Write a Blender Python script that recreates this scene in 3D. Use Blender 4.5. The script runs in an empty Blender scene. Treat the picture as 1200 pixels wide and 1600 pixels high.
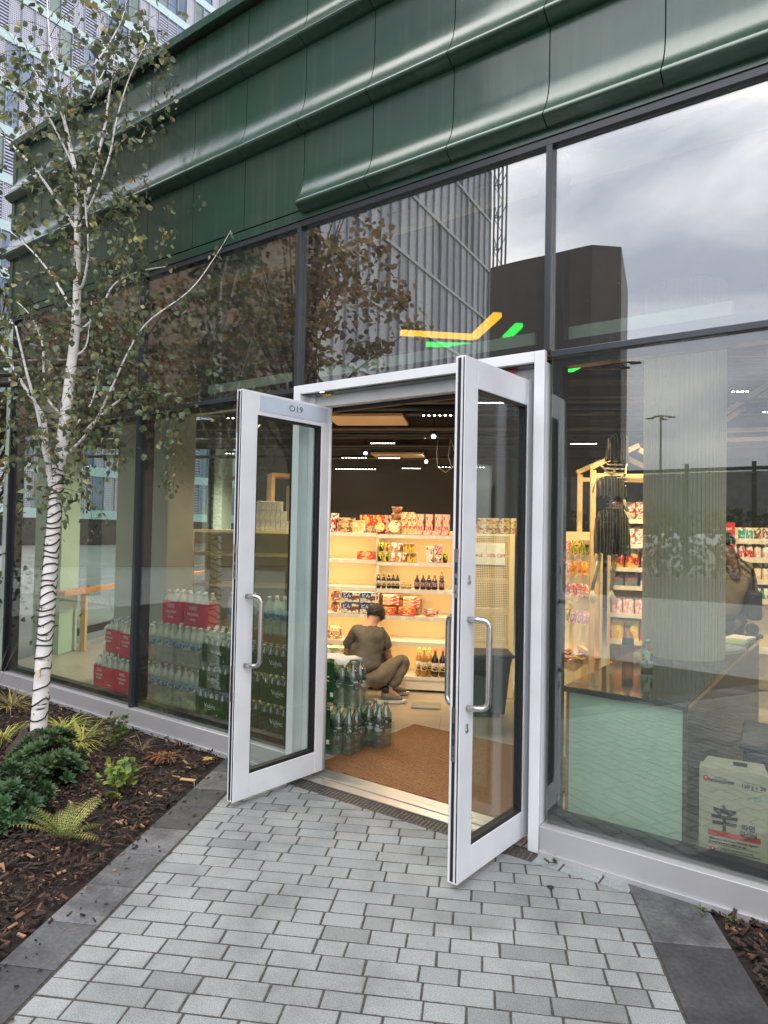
import bpy, math, random
from mathutils import Vector, Matrix
R = math.radians
random.seed(7)
scene = bpy.context.scene
col = scene.collection
PI = math.pi

# ---------------------------------------------------------------- camera
cam_d = bpy.data.cameras.new('camera'); cam = bpy.data.objects.new('camera', cam_d); col.objects.link(cam)
YAW, PITCH, ROLL = 0.6208034, 0.0264931, 0.0196264
F = Vector((-math.sin(YAW)*math.cos(PITCH), math.cos(YAW)*math.cos(PITCH), math.sin(PITCH)))
Rt = Vector((math.cos(YAW), math.sin(YAW), 0)); U = Rt.cross(F)
R2 = math.cos(ROLL)*Rt + math.sin(ROLL)*U; U2 = -math.sin(ROLL)*Rt + math.cos(ROLL)*U
cam.matrix_world = Matrix(((R2.x, U2.x, -F.x, 0), (R2.y, U2.y, -F.y, -3.2715), (R2.z, U2.z, -F.z, 1.6), (0, 0, 0, 1)))
cam_d.sensor_fit = 'VERTICAL'; cam_d.sensor_height = 24; cam_d.lens = 24*1054.73/1600
cam_d.clip_start = .05; cam_d.clip_end = 600
scene.camera = cam

# ---------------------------------------------------------------- world, sun, exposure
world = bpy.data.worlds.new('World'); scene.world = world; world.use_nodes = True
wn = world.node_tree.nodes; wl = world.node_tree.links; wn.clear()
SUN_EL, SUN_ROT = R(66), R(215)
sky = wn.new('ShaderNodeTexSky'); sky.sky_type = 'NISHITA'; sky.sun_disc = False
sky.sun_elevation = SUN_EL; sky.sun_rotation = SUN_ROT
tc = wn.new('ShaderNodeTexCoord'); mp = wn.new('ShaderNodeMapping'); mp.inputs['Scale'].default_value = (1.3, 1.3, 3.2)
nz = wn.new('ShaderNodeTexNoise'); nz.inputs['Scale'].default_value = 2.1; nz.inputs['Detail'].default_value = 7; nz.inputs['Distortion'].default_value = .4
cr = wn.new('ShaderNodeValToRGB'); e = cr.color_ramp.elements
e[0].position = .32; e[0].color = (4.6, 4.8, 5.8, 1); e[1].position = .68; e[1].color = (14, 12.8, 12, 1)
m_ = cr.color_ramp.elements.new(.5); m_.color = (8.2, 8.1, 8.9, 1)
nz2 = wn.new('ShaderNodeTexNoise'); nz2.inputs['Scale'].default_value = 1.2; nz2.inputs['Detail'].default_value = 3
mr = wn.new('ShaderNodeMapRange'); mr.inputs['From Min'].default_value = .35; mr.inputs['From Max'].default_value = .5; mr.inputs['To Min'].default_value = .75
mx = wn.new('ShaderNodeMix'); mx.data_type = 'RGBA'
bg = wn.new('ShaderNodeBackground'); bg.inputs['Strength'].default_value = .1
wo = wn.new('ShaderNodeOutputWorld')
wl.new(tc.outputs['Generated'], mp.inputs[0]); wl.new(mp.outputs[0], nz.inputs['Vector']); wl.new(mp.outputs[0], nz2.inputs['Vector'])
wl.new(nz.outputs[0], cr.inputs[0]); wl.new(nz2.outputs[0], mr.inputs['Value'])
wl.new(mr.outputs[0], mx.inputs['Factor']); wl.new(sky.outputs[0], mx.inputs['A']); wl.new(cr.outputs[0], mx.inputs['B'])
sx_ = wn.new('ShaderNodeSeparateXYZ'); wl.new(tc.outputs['Generated'], sx_.inputs[0])
mz = wn.new('ShaderNodeMapRange'); mz.inputs['To Min'].default_value = .82; mz.inputs['To Max'].default_value = 1.75; wl.new(sx_.outputs['Z'], mz.inputs['Value'])
vs_ = wn.new('ShaderNodeVectorMath'); vs_.operation = 'SCALE'; wl.new(mx.outputs['Result'], vs_.inputs[0]); wl.new(mz.outputs[0], vs_.inputs['Scale'])
wl.new(vs_.outputs[0], bg.inputs[0]); wl.new(bg.outputs[0], wo.inputs[0])
sd = bpy.data.lights.new('sun', 'SUN'); sd.energy = .5; sd.angle = R(40); sd.color = (1, .96, .9)
sun = bpy.data.objects.new('sun', sd); col.objects.link(sun); sun.location = (0, -10, 20)
sun.rotation_euler = Vector((-math.sin(SUN_ROT)*math.cos(SUN_EL), -math.cos(SUN_ROT)*math.cos(SUN_EL)*1, -math.sin(SUN_EL))).to_track_quat('-Z', 'Y').to_euler()
scene.view_settings.view_transform = 'Standard'; scene.view_settings.look = 'None'
scene.view_settings.gamma = 1; scene.view_settings.exposure = 1.12
scene.cycles.max_bounces = 10; scene.cycles.transparent_max_bounces = 24
scene.cycles.diffuse_bounces = 3; scene.cycles.glossy_bounces = 5
scene.cycles.caustics_reflective = False; scene.cycles.caustics_refractive = False

# ---------------------------------------------------------------- materials
MATS = {}
def nodes(name):
    m = bpy.data.materials.new(name); m.use_nodes = True
    return m, m.node_tree.nodes, m.node_tree.links
def mat(name, c, rough=.5, metal=0., var=.12, nscale=6., bump=0., bscale=40., coat=0., spec=.5, coords='Object'):
    """Principled material with noisy colour and bump."""
    if name in MATS: return MATS[name]
    m, N, L = nodes(name); b = N['Principled BSDF']
    b.inputs['Roughness'].default_value = rough; b.inputs['Metallic'].default_value = metal
    b.inputs['Coat Weight'].default_value = coat; b.inputs['Coat Roughness'].default_value = .08
    b.inputs['Specular IOR Level'].default_value = spec
    t = N.new('ShaderNodeTexCoord')
    n = N.new('ShaderNodeTexNoise'); n.inputs['Scale'].default_value = nscale; n.inputs['Detail'].default_value = 6
    L.new(t.outputs[coords], n.inputs['Vector'])
    r = N.new('ShaderNodeValToRGB'); r.color_ramp.elements[0].position = .3; r.color_ramp.elements[1].position = .7
    r.color_ramp.elements[0].color = tuple(max(0, x*(1-var)) for x in c)+(1,); r.color_ramp.elements[1].color = tuple(min(1, x*(1+var)) for x in c)+(1,)
    L.new(n.outputs[0], r.inputs[0]); L.new(r.outputs[0], b.inputs['Base Color'])
    if bump:
        n2 = N.new('ShaderNodeTexNoise'); n2.inputs['Scale'].default_value = bscale; n2.inputs['Detail'].default_value = 4
        L.new(t.outputs[coords], n2.inputs['Vector'])
        bp = N.new('ShaderNodeBump'); bp.inputs['Strength'].default_value = bump; bp.inputs['Distance'].default_value = .01
        L.new(n2.outputs[0], bp.inputs['Height']); L.new(bp.outputs[0], b.inputs['Normal'])
    MATS[name] = m; return m
def emis(name, c, s):
    if name in MATS: return MATS[name]
    m, N, L = nodes(name); N.remove(N['Principled BSDF'])
    e = N.new('ShaderNodeEmission'); e.inputs[0].default_value = tuple(c)+(1,); e.inputs[1].default_value = s
    L.new(e.outputs[0], N['Material Output'].inputs[0]); MATS[name] = m; return m
def glassmat(name, tint, f0=.1, dirt=.02, gl=(1, 1, 1), wob=0., dcol=(.5, .5, .48)):
    """Thin pane: transparent plus mirror by Schlick, the same from both faces, with specks of dirt."""
    m, N, L = nodes(name); N.remove(N['Principled BSDF'])
    g = N.new('ShaderNodeNewGeometry'); d = N.new('ShaderNodeVectorMath'); d.operation = 'DOT_PRODUCT'
    L.new(g.outputs['Normal'], d.inputs[0]); L.new(g.outputs['Incoming'], d.inputs[1])
    def mth(op, a, b=None):
        n = N.new('ShaderNodeMath'); n.operation = op
        for i, v in enumerate((a, b)):
            if v is None: continue
            if isinstance(v, (int, float)): n.inputs[i].default_value = v
            else: L.new(v, n.inputs[i])
        return n.outputs[0]
    ab = mth('ABSOLUTE', d.outputs['Value']); om = mth('SUBTRACT', 1., ab); p5 = mth('POWER', om, 5.)
    fr = mth('ADD', mth('MULTIPLY', p5, 1-f0), f0)
    t = N.new('ShaderNodeBsdfTransparent'); t.inputs[0].default_value = tuple(tint)+(1,)
    gs = N.new('ShaderNodeBsdfGlossy'); gs.inputs['Roughness'].default_value = 0.004; gs.inputs[0].default_value = tuple(gl)+(1,)
    if wob:
        tc0 = N.new('ShaderNodeTexCoord'); nn = N.new('ShaderNodeTexNoise'); nn.inputs['Scale'].default_value = 1.1
        L.new(tc0.outputs['Object'], nn.inputs['Vector']); bb = N.new('ShaderNodeBump'); bb.inputs['Strength'].default_value = wob; bb.inputs['Distance'].default_value = .02
        L.new(nn.outputs[0], bb.inputs['Height']); L.new(bb.outputs[0], gs.inputs['Normal'])
    mx = N.new('ShaderNodeMixShader'); L.new(fr, mx.inputs[0]); L.new(t.outputs[0], mx.inputs[1]); L.new(gs.outputs[0], mx.inputs[2])
    out = mx
    if dirt:
        tc = N.new('ShaderNodeTexCoord'); v = N.new('ShaderNodeTexVoronoi'); v.inputs['Scale'].default_value = 45
        L.new(tc.outputs['Object'], v.inputs['Vector'])
        n2 = N.new('ShaderNodeTexNoise'); n2.inputs['Scale'].default_value = 1.7; L.new(tc.outputs['Object'], n2.inputs['Vector'])
        sp = mth('LESS_THAN', v.outputs['Distance'], .075); th = mth('GREATER_THAN', n2.outputs[0], .5)
        f = mth('ADD', mth('MULTIPLY', mth('MULTIPLY', sp, th), .4), dirt)
        df = N.new('ShaderNodeBsdfDiffuse'); df.inputs[0].default_value = tuple(dcol)+(1,)
        m2 = N.new('ShaderNodeMixShader'); L.new(f, m2.inputs[0]); L.new(mx.outputs[0], m2.inputs[1]); L.new(df.outputs[0], m2.inputs[2]); out = m2
    L.new(out.outputs[0], N['Material Output'].inputs[0]); MATS[name] = m; return m
def printmat(name, base, accents, scale=9., seed=0, rough=.4):
    """Printed packaging: patches of ink over a base colour."""
    m, N, L = nodes(name); b = N['Principled BSDF']; b.inputs['Roughness'].default_value = rough
    t = N.new('ShaderNodeTexCoord'); mpp = N.new('ShaderNodeMapping'); mpp.inputs['Location'].default_value = (seed*1.7, seed*.9, seed*.3); mpp.inputs['Scale'].default_value = (1, 1, 1.3)
    L.new(t.outputs['Generated'], mpp.inputs[0])
    v = N.new('ShaderNodeTexVoronoi'); v.inputs['Scale'].default_value = scale*.55; L.new(mpp.outputs[0], v.inputs['Vector'])
    n = N.new('ShaderNodeTexNoise'); n.inputs['Scale'].default_value = scale; n.inputs['Detail'].default_value = 1.5; L.new(mpp.outputs[0], n.inputs['Vector'])
    r = N.new('ShaderNodeValToRGB'); r.color_ramp.interpolation = 'CONSTANT'
    L.new(v.outputs['Color'], r.inputs[0])
    els = r.color_ramp.elements; els[0].position = 0; els[0].color = tuple(base)+(1,); els[1].position = .55; els[1].color = tuple(accents[0])+(1,)
    for i, a in enumerate(accents[1:]):
        x = els.new(.68+.13*i); x.color = tuple(a)+(1,)
    r2 = N.new('ShaderNodeValToRGB'); r2.color_ramp.interpolation = 'CONSTANT'; r2.color_ramp.elements[0].color = (0, 0, 0, 1); r2.color_ramp.elements[1].position = .58; r2.color_ramp.elements[1].color = (1, 1, 1, 1)
    L.new(n.outputs[0], r2.inputs[0])
    mm = N.new('ShaderNodeMix'); mm.data_type = 'RGBA'; mm.inputs['B'].default_value = tuple(accents[-1])+(1,)
    L.new(r2.outputs[0], mm.inputs['Factor']); L.new(r.outputs[0], mm.inputs['A']); L.new(mm.outputs['Result'], b.inputs['Base Color'])
    MATS[name] = m; return m

M = dict(
 green=None, white=mat('white_aluminium', (.78, .81, .83), .38, 0, .07, 4, .03, 300, spec=.6),
 grey=mat('grey_frame', (.055, .062, .07), .22, .2, .08, 5), sill=mat('silver_sill', (.50, .51, .52), .42, .35, .05, 2.5, .04, 200),
 frit=mat('black_frit', (.006, .010, .014), .3, 0, .2, 4), rubber=mat('black_rubber', (.012, .012, .013), .55),
 steel=mat('brushed_steel', (.55, .54, .52), .24, 1, .05, 30, .05, 200), dark=mat('dark_metal', (.02, .02, .02), .5, .2),
 mint=mat('mint_panel', (.46, .62, .51), .5, 0, .04, 2), mintd=mat('mint_column', (.42, .52, .45), .5, 0, .06, 1.5),
 wood=mat('pale_timber', (.62, .42, .22), .55, 0, .15, 4, .1, 60), woodo=mat('orange_timber', (.55, .27, .10), .5, 0, .15, 4),
 cream=mat('cream_metal', (.84, .66, .38), .45, 0, .04, 2), creamw=mat('pale_shelf_metal', (.72, .68, .60), .4, 0, .04, 2),
 black=mat('black_paint', (.01, .01, .011), .6), wall=mat('taupe_wall', (.10, .088, .074), .8, 0, .08, .8),
 ceil=mat('dark_ceiling', (.045, .036, .028), .9, 0, .2, 2), duct=mat('ceiling_service_metal', (.09, .07, .055), .5, .5),
 paper=mat('white_paper', (.78, .77, .72), .6), red=mat('red_ink', (.55, .03, .04), .5), ink=mat('black_ink', (.02, .025, .03), .5),
 wink=mat('white_ink', (.8, .8, .78), .5), blue=mat('navy_ink', (.03, .08, .22), .5), ginkk=mat('green_ink', (.03, .2, .08), .5),
 skin=mat('skin', (.50, .28, .19), .5, 0, .08, 12), hair=mat('black_hair', (.012, .010, .009), .5, 0, .3, 60, .5, 150),
 bone=mat('bone_plastic', (.62, .57, .42), .5, 0, .15, 20),
 bark=None, pot=mat('burlap', (.055, .042, .033), .95, 0, .35, 30, .8, 90),
)
M['pane'] = glassmat('window_glass', (.89, .94, .90), .108, .013, (1, 1, 1), .02)
M['paneup'] = glassmat('upper_window_glass', (.74, .80, .75), .27, .02, (1, 1, 1), .02)
M['doorglass'] = glassmat('door_glass', (.88, .93, .90), .05, .006)
M['inglass'] = glassmat('interior_glass', (.85, .92, .9), .05, 0)
M['pet'] = glassmat('clear_bottle_plastic', (.92, .96, .93), .09, .32, dcol=(.85, .88, .78))
M['petg'] = glassmat('greenish_bottle_plastic', (.60, .74, .70), .15, .07, dcol=(.45, .55, .5))
M['film'] = glassmat('cling_film', (.93, .95, .94), .1, .04)

def green_metal():
    m, N, L = nodes('green_cladding_metal'); b = N['Principled BSDF']
    t = N.new('ShaderNodeTexCoord'); mp = N.new('ShaderNodeMapping'); mp.inputs['Scale'].default_value = (.5, 3, 3.5)
    n = N.new('ShaderNodeTexNoise'); n.inputs['Scale'].default_value = 1.6; n.inputs['Detail'].default_value = 5
    L.new(t.outputs['Object'], mp.inputs[0]); L.new(mp.outputs[0], n.inputs['Vector'])
    r = N.new('ShaderNodeValToRGB'); r.color_ramp.elements[0].color = (.018, .052, .036, 1); r.color_ramp.elements[1].color = (.034, .084, .058, 1)
    L.new(n.outputs[0], r.inputs[0]); L.new(r.outputs[0], b.inputs['Base Color'])
    rr = N.new('ShaderNodeMapRange'); rr.inputs['To Min'].default_value = .14; rr.inputs['To Max'].default_value = .26; L.new(n.outputs[0], rr.inputs['Value']); L.new(rr.outputs[0], b.inputs['Roughness'])
    mp4 = N.new('ShaderNodeMapping'); mp4.inputs['Scale'].default_value = (26, 26, .9); n4 = N.new('ShaderNodeTexNoise'); n4.inputs['Scale'].default_value = 1; n4.inputs['Detail'].default_value = 5
    L.new(t.outputs['Object'], mp4.inputs[0]); L.new(mp4.outputs[0], n4.inputs['Vector']); r4 = N.new('ShaderNodeMapRange'); r4.inputs['From Min'].default_value = .5; r4.inputs['From Max'].default_value = .8; r4.inputs['To Max'].default_value = .22; L.new(n4.outputs[0], r4.inputs['Value'])
    m4 = N.new('ShaderNodeMix'); m4.data_type = 'RGBA'; m4.inputs['B'].default_value = (.12, .14, .12, 1); L.new(r4.outputs[0], m4.inputs['Factor']); L.new(r.outputs[0], m4.inputs['A']); L.new(m4.outputs['Result'], b.inputs['Base Color'])
    b.inputs['Metallic'].default_value = .1; b.inputs['Specular IOR Level'].default_value = .8
    n2 = N.new('ShaderNodeTexNoise'); n2.inputs['Scale'].default_value = 110; L.new(t.outputs['Object'], n2.inputs['Vector'])
    n3 = N.new('ShaderNodeTexNoise'); n3.inputs['Scale'].default_value = 2.2; L.new(t.outputs['Object'], n3.inputs['Vector'])
    b1 = N.new('ShaderNodeBump'); b1.inputs['Strength'].default_value = .10; b1.inputs['Distance'].default_value = .002; L.new(n2.outputs[0], b1.inputs['Height'])
    b2 = N.new('ShaderNodeBump'); b2.inputs['Strength'].default_value = .22; b2.inputs['Distance'].default_value = .03; L.new(n3.outputs[0], b2.inputs['Height']); L.new(b1.outputs[0], b2.inputs['Normal'])
    L.new(b2.outputs[0], b.inputs['Normal']); return m
M['green'] = green_metal()
def bark():
    m, N, L = nodes('white_birch_bark'); b = N['Principled BSDF']; b.inputs['Roughness'].default_value = .75
    t = N.new('ShaderNodeTexCoord'); mp = N.new('ShaderNodeMapping'); mp.inputs['Scale'].default_value = (7, 7, 42)
    n = N.new('ShaderNodeTexNoise'); n.inputs['Scale'].default_value = 1.; n.inputs['Detail'].default_value = 4
    L.new(t.outputs['Object'], mp.inputs[0]); L.new(mp.outputs[0], n.inputs['Vector'])
    r = N.new('ShaderNodeValToRGB'); els = r.color_ramp.elements
    els[0].position = .30; els[0].color = (.06, .045, .035, 1); els[1].position = .37; els[1].color = (.80, .77, .72, 1); x = els.new(.7); x.color = (.90, .89, .86, 1)
    L.new(n.outputs[0], r.inputs[0]); L.new(r.outputs[0], b.inputs['Base Color'])
    bp = N.new('ShaderNodeBump'); bp.inputs['Strength'].default_value = .3; bp.inputs['Distance'].default_value = .004; L.new(n.outputs[0], bp.inputs['Height']); L.new(bp.outputs[0], b.inputs['Normal'])
    return m
M['bark'] = bark()
def attrmat(name, rough=.6, sub=0., bump=0., bscale=150, trans=0., ramp=1., stain=0.):
    """colour from the mesh's own per-leaf / per-stone colour attribute 'Col'"""
    m, N, L = nodes(name); b = N['Principled BSDF']; b.inputs['Roughness'].default_value = rough
    a = N.new('ShaderNodeAttribute'); a.attribute_name = 'Col'
    t = N.new('ShaderNodeTexCoord'); n = N.new('ShaderNodeTexNoise'); n.inputs['Scale'].default_value = bscale; n.inputs['Detail'].default_value = 5
    L.new(t.outputs['Object'], n.inputs['Vector'])
    mr = N.new('ShaderNodeMapRange'); mr.inputs['From Min'].default_value = .3; mr.inputs['From Max'].default_value = .7; mr.inputs['To Min'].default_value = 1-.3*ramp; mr.inputs['To Max'].default_value = 1+.3*ramp
    L.new(n.outputs[0], mr.inputs['Value'])
    mu = N.new('ShaderNodeVectorMath'); mu.operation = 'SCALE'; L.new(a.outputs['Color'], mu.inputs[0]); L.new(mr.outputs[0], mu.inputs['Scale'])
    if stain:
        n5 = N.new('ShaderNodeTexNoise'); n5.inputs['Scale'].default_value = 2.3; n5.inputs['Detail'].default_value = 7; n5.inputs['Roughness'].default_value = .65; L.new(t.outputs['Object'], n5.inputs['Vector'])
        m5 = N.new('ShaderNodeMapRange'); m5.inputs['From Min'].default_value = .36; m5.inputs['From Max'].default_value = .56; m5.inputs['To Min'].default_value = 1-stain; m5.inputs['To Max'].default_value = 1.03; L.new(n5.outputs[0], m5.inputs['Value'])
        v5 = N.new('ShaderNodeVectorMath'); v5.operation = 'SCALE'; L.new(mu.outputs[0], v5.inputs[0]); L.new(m5.outputs[0], v5.inputs['Scale']); mu = v5
    L.new(mu.outputs[0], b.inputs['Base Color'])
    if bump:
        bp = N.new('ShaderNodeBump'); bp.inputs['Strength'].default_value = bump; bp.inputs['Distance'].default_value = .004; L.new(n.outputs[0], bp.inputs['Height']); L.new(bp.outputs[0], b.inputs['Normal'])
    if trans:
        tr = N.new('ShaderNodeBsdfTranslucent'); L.new(mu.outputs[0], tr.inputs[0]); mx = N.new('ShaderNodeMixShader'); mx.inputs[0].default_value = trans
        L.new(b.outputs[0], mx.inputs[1]); L.new(tr.outputs[0], mx.inputs[2]); L.new(mx.outputs[0], N['Material Output'].inputs[0])
    return m
M['leaf'] = attrmat('leaves', .5, trans=.25, bscale=30, ramp=.4)
M['stone'] = attrmat('granite_paver', .72, bump=.35, bscale=210, ramp=1.1, stain=.28)
M['chip'] = attrmat('bark_chip', .85, bump=.4, bscale=60)

# ---------------------------------------------------------------- mesh builder
class MB:
    def __init__(s): s.v = []; s.f = []; s.m = []; s.c = []; s.sm = []
    def add(s, vs, fs, mi=0, c=None, smooth=False):
        o = len(s.v); s.v += [tuple(v) for v in vs]
        for f in fs: s.f.append(tuple(i+o for i in f)); s.m.append(mi); s.c.append(c); s.sm.append(smooth)
        return s
    def box(s, x0, y0, z0, x1, y1, z1, mi=0, c=None, T=None):
        vs = [(x, y, z) for z in (z0, z1) for y in (y0, y1) for x in (x0, x1)]
        if T: vs = [T @ Vector(v) for v in vs]
        return s.add(vs, [(0, 2, 3, 1), (4, 5, 7, 6), (0, 1, 5, 4), (1, 3, 7, 5), (3, 2, 6, 7), (2, 0, 4, 6)], mi, c)
    def prism(s, poly, a, b, axis='x', mi=0, c=None, smooth=False):
        n = len(poly)
        def P(u, v, t): return {'x': (t, u, v), 'y': (u, t, v), 'z': (u, v, t)}[axis]
        vs = [P(u, v, a) for u, v in poly]+[P(u, v, b) for u, v in poly]
        s.add(vs, [tuple(range(n))[::-1], tuple(range(n, 2*n))], mi, c)
        o = len(s.v)-2*n
        for i in range(n):
            j = (i+1) % n; s.f.append((o+i, o+j, o+n+j, o+n+i)); s.m.append(mi); s.c.append(c); s.sm.append(smooth)
        return s
    def lathe(s, prof, n=12, o=(0, 0, 0), mi=0, c=None, cap=True):
        vs = []; fs = []
        for r, z in prof:
            for k in range(n): a = 2*PI*k/n; vs.append((o[0]+r*math.cos(a), o[1]+r*math.sin(a), o[2]+z))
        for i in range(len(prof)-1):
            for k in range(n): k2 = (k+1) % n; fs.append((i*n+k, i*n+k2, (i+1)*n+k2, (i+1)*n+k))
        s.add(vs, fs, mi, c, True)
        if cap:
            o_ = len(s.v)-len(vs); L = (len(prof)-1)*n
            s.f += [tuple(o_+k for k in range(n))[::-1], tuple(o_+L+k for k in range(n))]; s.m += [mi]*2; s.c += [c]*2; s.sm += [False]*2
        return s
    def tube(s, pts, rad, n=8, mi=0, c=None):
        pts = [Vector(p) for p in pts]; m = len(pts); rad = rad if isinstance(rad, (list, tuple)) else [rad]*m
        vs = []; fs = []; up = Vector((.13, .27, .95)).normalized(); prev = None
        for i, p in enumerate(pts):
            d = (pts[min(i+1, m-1)]-pts[max(i-1, 0)]).normalized()
            if prev is None: a = d.cross(up); a = a if a.length > .05 else d.cross(Vector((1, 0, 0)))
            else: a = prev-d*prev.dot(d)
            a.normalize(); prev = a; b = d.cross(a)
            for k in range(n): t = 2*PI*k/n; vs.append(p+rad[i]*(math.cos(t)*a+math.sin(t)*b))
        for i in range(m-1):
            for k in range(n): k2 = (k+1) % n; fs.append((i*n+k, i*n+k2, (i+1)*n+k2, (i+1)*n+k))
        s.add(vs, fs, mi, c, True)
        o = len(s.v)-len(vs); s.f += [tuple(o+k for k in range(n))[::-1], tuple(o+(m-1)*n+k for k in range(n))]; s.m += [mi]*2; s.c += [c]*2; s.sm += [False]*2
        return s
    def build(s, name, mats, parent=None, loc=None, rz=None, bevel=0, label=None, kind=None):
        me = bpy.data.meshes.new(name); me.from_pydata(s.v, [], s.f)
        mats = mats if isinstance(mats, (list, tuple)) else [mats]
        for m in mats: me.materials.append(M[m] if isinstance(m, str) else m)
        me.polygons.foreach_set('material_index', s.m); me.polygons.foreach_set('use_smooth', s.sm)
        if any(c is not None for c in s.c):
            ca = me.color_attributes.new('Col', 'FLOAT_COLOR', 'CORNER'); buf = []
            for p, c in zip(me.polygons, s.c): buf += (list(c or (.5, .5, .5))+[1])*p.loop_total
            ca.data.foreach_set('color', buf)
        me.update()
        o = bpy.data.objects.new(name, me); col.objects.link(o); o.parent = parent
        if loc: o.location = loc
        if rz: o.rotation_euler.z = rz
        if bevel:
            b = o.modifiers.new('bevel', 'BEVEL'); b.width = bevel; b.segments = 2; b.limit_method = 'ANGLE'
        if label: o['label'] = label
        if kind: o['kind'] = kind
        return o
def tag(o, label=None, cat=None, group=None, kind=None):
    if label: o['label'] = label
    if cat: o['category'] = cat
    if group: o['group'] = group
    if kind: o['kind'] = kind
    return o
def thing(name, label, cat, loc=(0, 0, 0), rz=0, group=None, kind=None):
    o = bpy.data.objects.new(name, None); col.objects.link(o); o.location = loc; o.rotation_euler.z = rz; o.empty_display_size = .1
    return tag(o, label, cat, group, kind)

def dup(o, loc=None, rz=None, label=None, group=None, parent=None, sc=None):
    c = o.copy(); col.objects.link(c); c.parent = parent
    if loc is not None: c.location = loc
    if rz is not None: c.rotation_euler.z = rz
    if sc is not None: c.scale = sc
    if label: c['label'] = label
    if group: c['group'] = group
    for ch in list(o.children): dup(ch, parent=c)
    return c
def text(s, size, mtl, parent, loc, rot, name='lettering', ext=.0006, sx=1, align='CENTER', bold=0):
    """lettering as a thin raised mesh"""
    cu = bpy.data.curves.new('t', 'FONT'); cu.body = s; cu.size = size; cu.extrude = ext; cu.align_x = align; cu.align_y = 'CENTER'; cu.resolution_u = 2; cu.offset = bold
    tmp = bpy.data.objects.new('t', cu); col.objects.link(tmp)
    dg = bpy.context.evaluated_depsgraph_get(); me = bpy.data.meshes.new_from_object(tmp.evaluated_get(dg)); bpy.data.objects.remove(tmp)
    me.materials.clear(); me.materials.append(M[mtl] if isinstance(mtl, str) else mtl)
    o = bpy.data.objects.new(name, me); col.objects.link(o); o.parent = parent; o.location = loc; o.rotation_euler = rot; o.scale = (sx, 1, 1)
    return o
ORD = ['first', 'second', 'third', 'fourth', 'fifth', 'sixth', 'seventh', 'eighth', 'ninth', 'tenth', 'eleventh', 'twelfth', 'thirteenth', 'fourteenth', 'fifteenth', 'sixteenth']

# ================================================================ GROUND
GA = R(27.7); GU = Vector((math.cos(GA), math.sin(GA), 0)); GV = Vector((-math.sin(GA), math.cos(GA), 0))
def g2w(u, v, z=0): return GU*u+GV*v+Vector((0, 0, z))
MB().add([(-150, -150, -.06), (150, -150, -.06), (150, 150, -.06), (-150, 150, -.06)], [(0, 1, 2, 3)]).build('ground', mat('ground_concrete', (.2, .2, .19), .9, 0, .2, .5, .3, 20), kind='structure')
# paved path: individually modelled setts
def clip_y(poly, y0, z):
    out = []
    for i in range(len(poly)):
        a, b = poly[i], poly[(i+1) % len(poly)]
        ia, ib = a[1] <= y0, b[1] <= y0
        if ia: out.append(a)
        if ia != ib:
            t = (y0-a[1])/(b[1]-a[1]); out.append((a[0]+t*(b[0]-a[0]), y0))
    return out
pm = MB(); rnd = random.Random(3)
def sett(u0, u1, v0, v1, c, ztop=0., th=.05, ymax=-.15, jt=.0044):
    j = jt
    pts = [(u0+j, v0+j), (u1-j, v0+j), (u1-j, v1-j), (u0+j, v1-j)]
    w = [g2w(a+rnd.uniform(-.0016, .0016), b+rnd.uniform(-.0016, .0016)) for a, b in pts]; poly = [(p.x, p.y) for p in w]
    yl = ymax if not (-2.95 > 0) else ymax
    poly = clip_y(poly, yl, 0)
    if len(poly) < 3: return
    dz = rnd.uniform(-.0006, .0006); n = len(poly); cx = sum(p[0] for p in poly)/n; cy = sum(p[1] for p in poly)/n
    tx, ty = rnd.uniform(-.003, .003), rnd.uniform(-.003, .003)
    def zz(x, y): return ztop+dz+(x-cx)*tx+(y-cy)*ty
    def sh(p, d):
        L = math.hypot(p[0]-cx, p[1]-cy) or 1; return (p[0]-(p[0]-cx)/L*d, p[1]-(p[1]-cy)/L*d)
    ring0 = [(p[0], p[1], ztop-th) for p in poly]; ring1 = [(p[0], p[1], zz(*p)-.0022) for p in poly]; ring2 = [(q[0], q[1], zz(*q)) for q in (sh(p, .0035) for p in poly)]
    vs = ring0+ring1+ring2; fs = [tuple(range(2*n, 3*n))]
    for k in range(n):
        k2 = (k+1) % n; fs += [(k, k2, n+k2, n+k), (n+k, n+k2, 2*n+k2, 2*n+k)]
    pm.add(vs, fs, 0, c)
PITCH_V = .0935
v = -4.2; row = 0
while v < 1.7:
    u = -2.985-rnd.uniform(0, .0); first = True
    while u < -.815:
        L = rnd.choice([.12, .145, .17, .19, .2, .25])*(.6 if first and rnd.random() < .5 else 1); first = False
        u1 = min(u+L, -.812)
        if -.812-u1 < .07: u1 = -.812
        g = rnd.gauss(1, .04); t = rnd.uniform(-.006, .008)
        if rnd.random() < .06: g *= .8
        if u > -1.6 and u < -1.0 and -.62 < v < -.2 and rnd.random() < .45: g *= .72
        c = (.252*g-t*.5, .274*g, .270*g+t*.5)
        ymax = -.13
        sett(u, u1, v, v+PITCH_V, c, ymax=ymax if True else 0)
        u = u1
    v += PITCH_V; row += 1
# pavers that close the strip right of the drain, in front of the window sill
for k in range(3):
    a = -1.36+k*.18
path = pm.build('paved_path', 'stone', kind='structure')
MB().add([g2w(-3.2, -4.5, -.0028), g2w(-.55, -4.5, -.0028), (-.6, -.012, -.0028), (-3.62, -.012, -.0028)], [(0, 1, 2, 3)]).build('path_bedding', mat('joint_sand', (.058, .053, .044), .95, 0, .4, 60, .6, 120), kind='structure')
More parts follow.
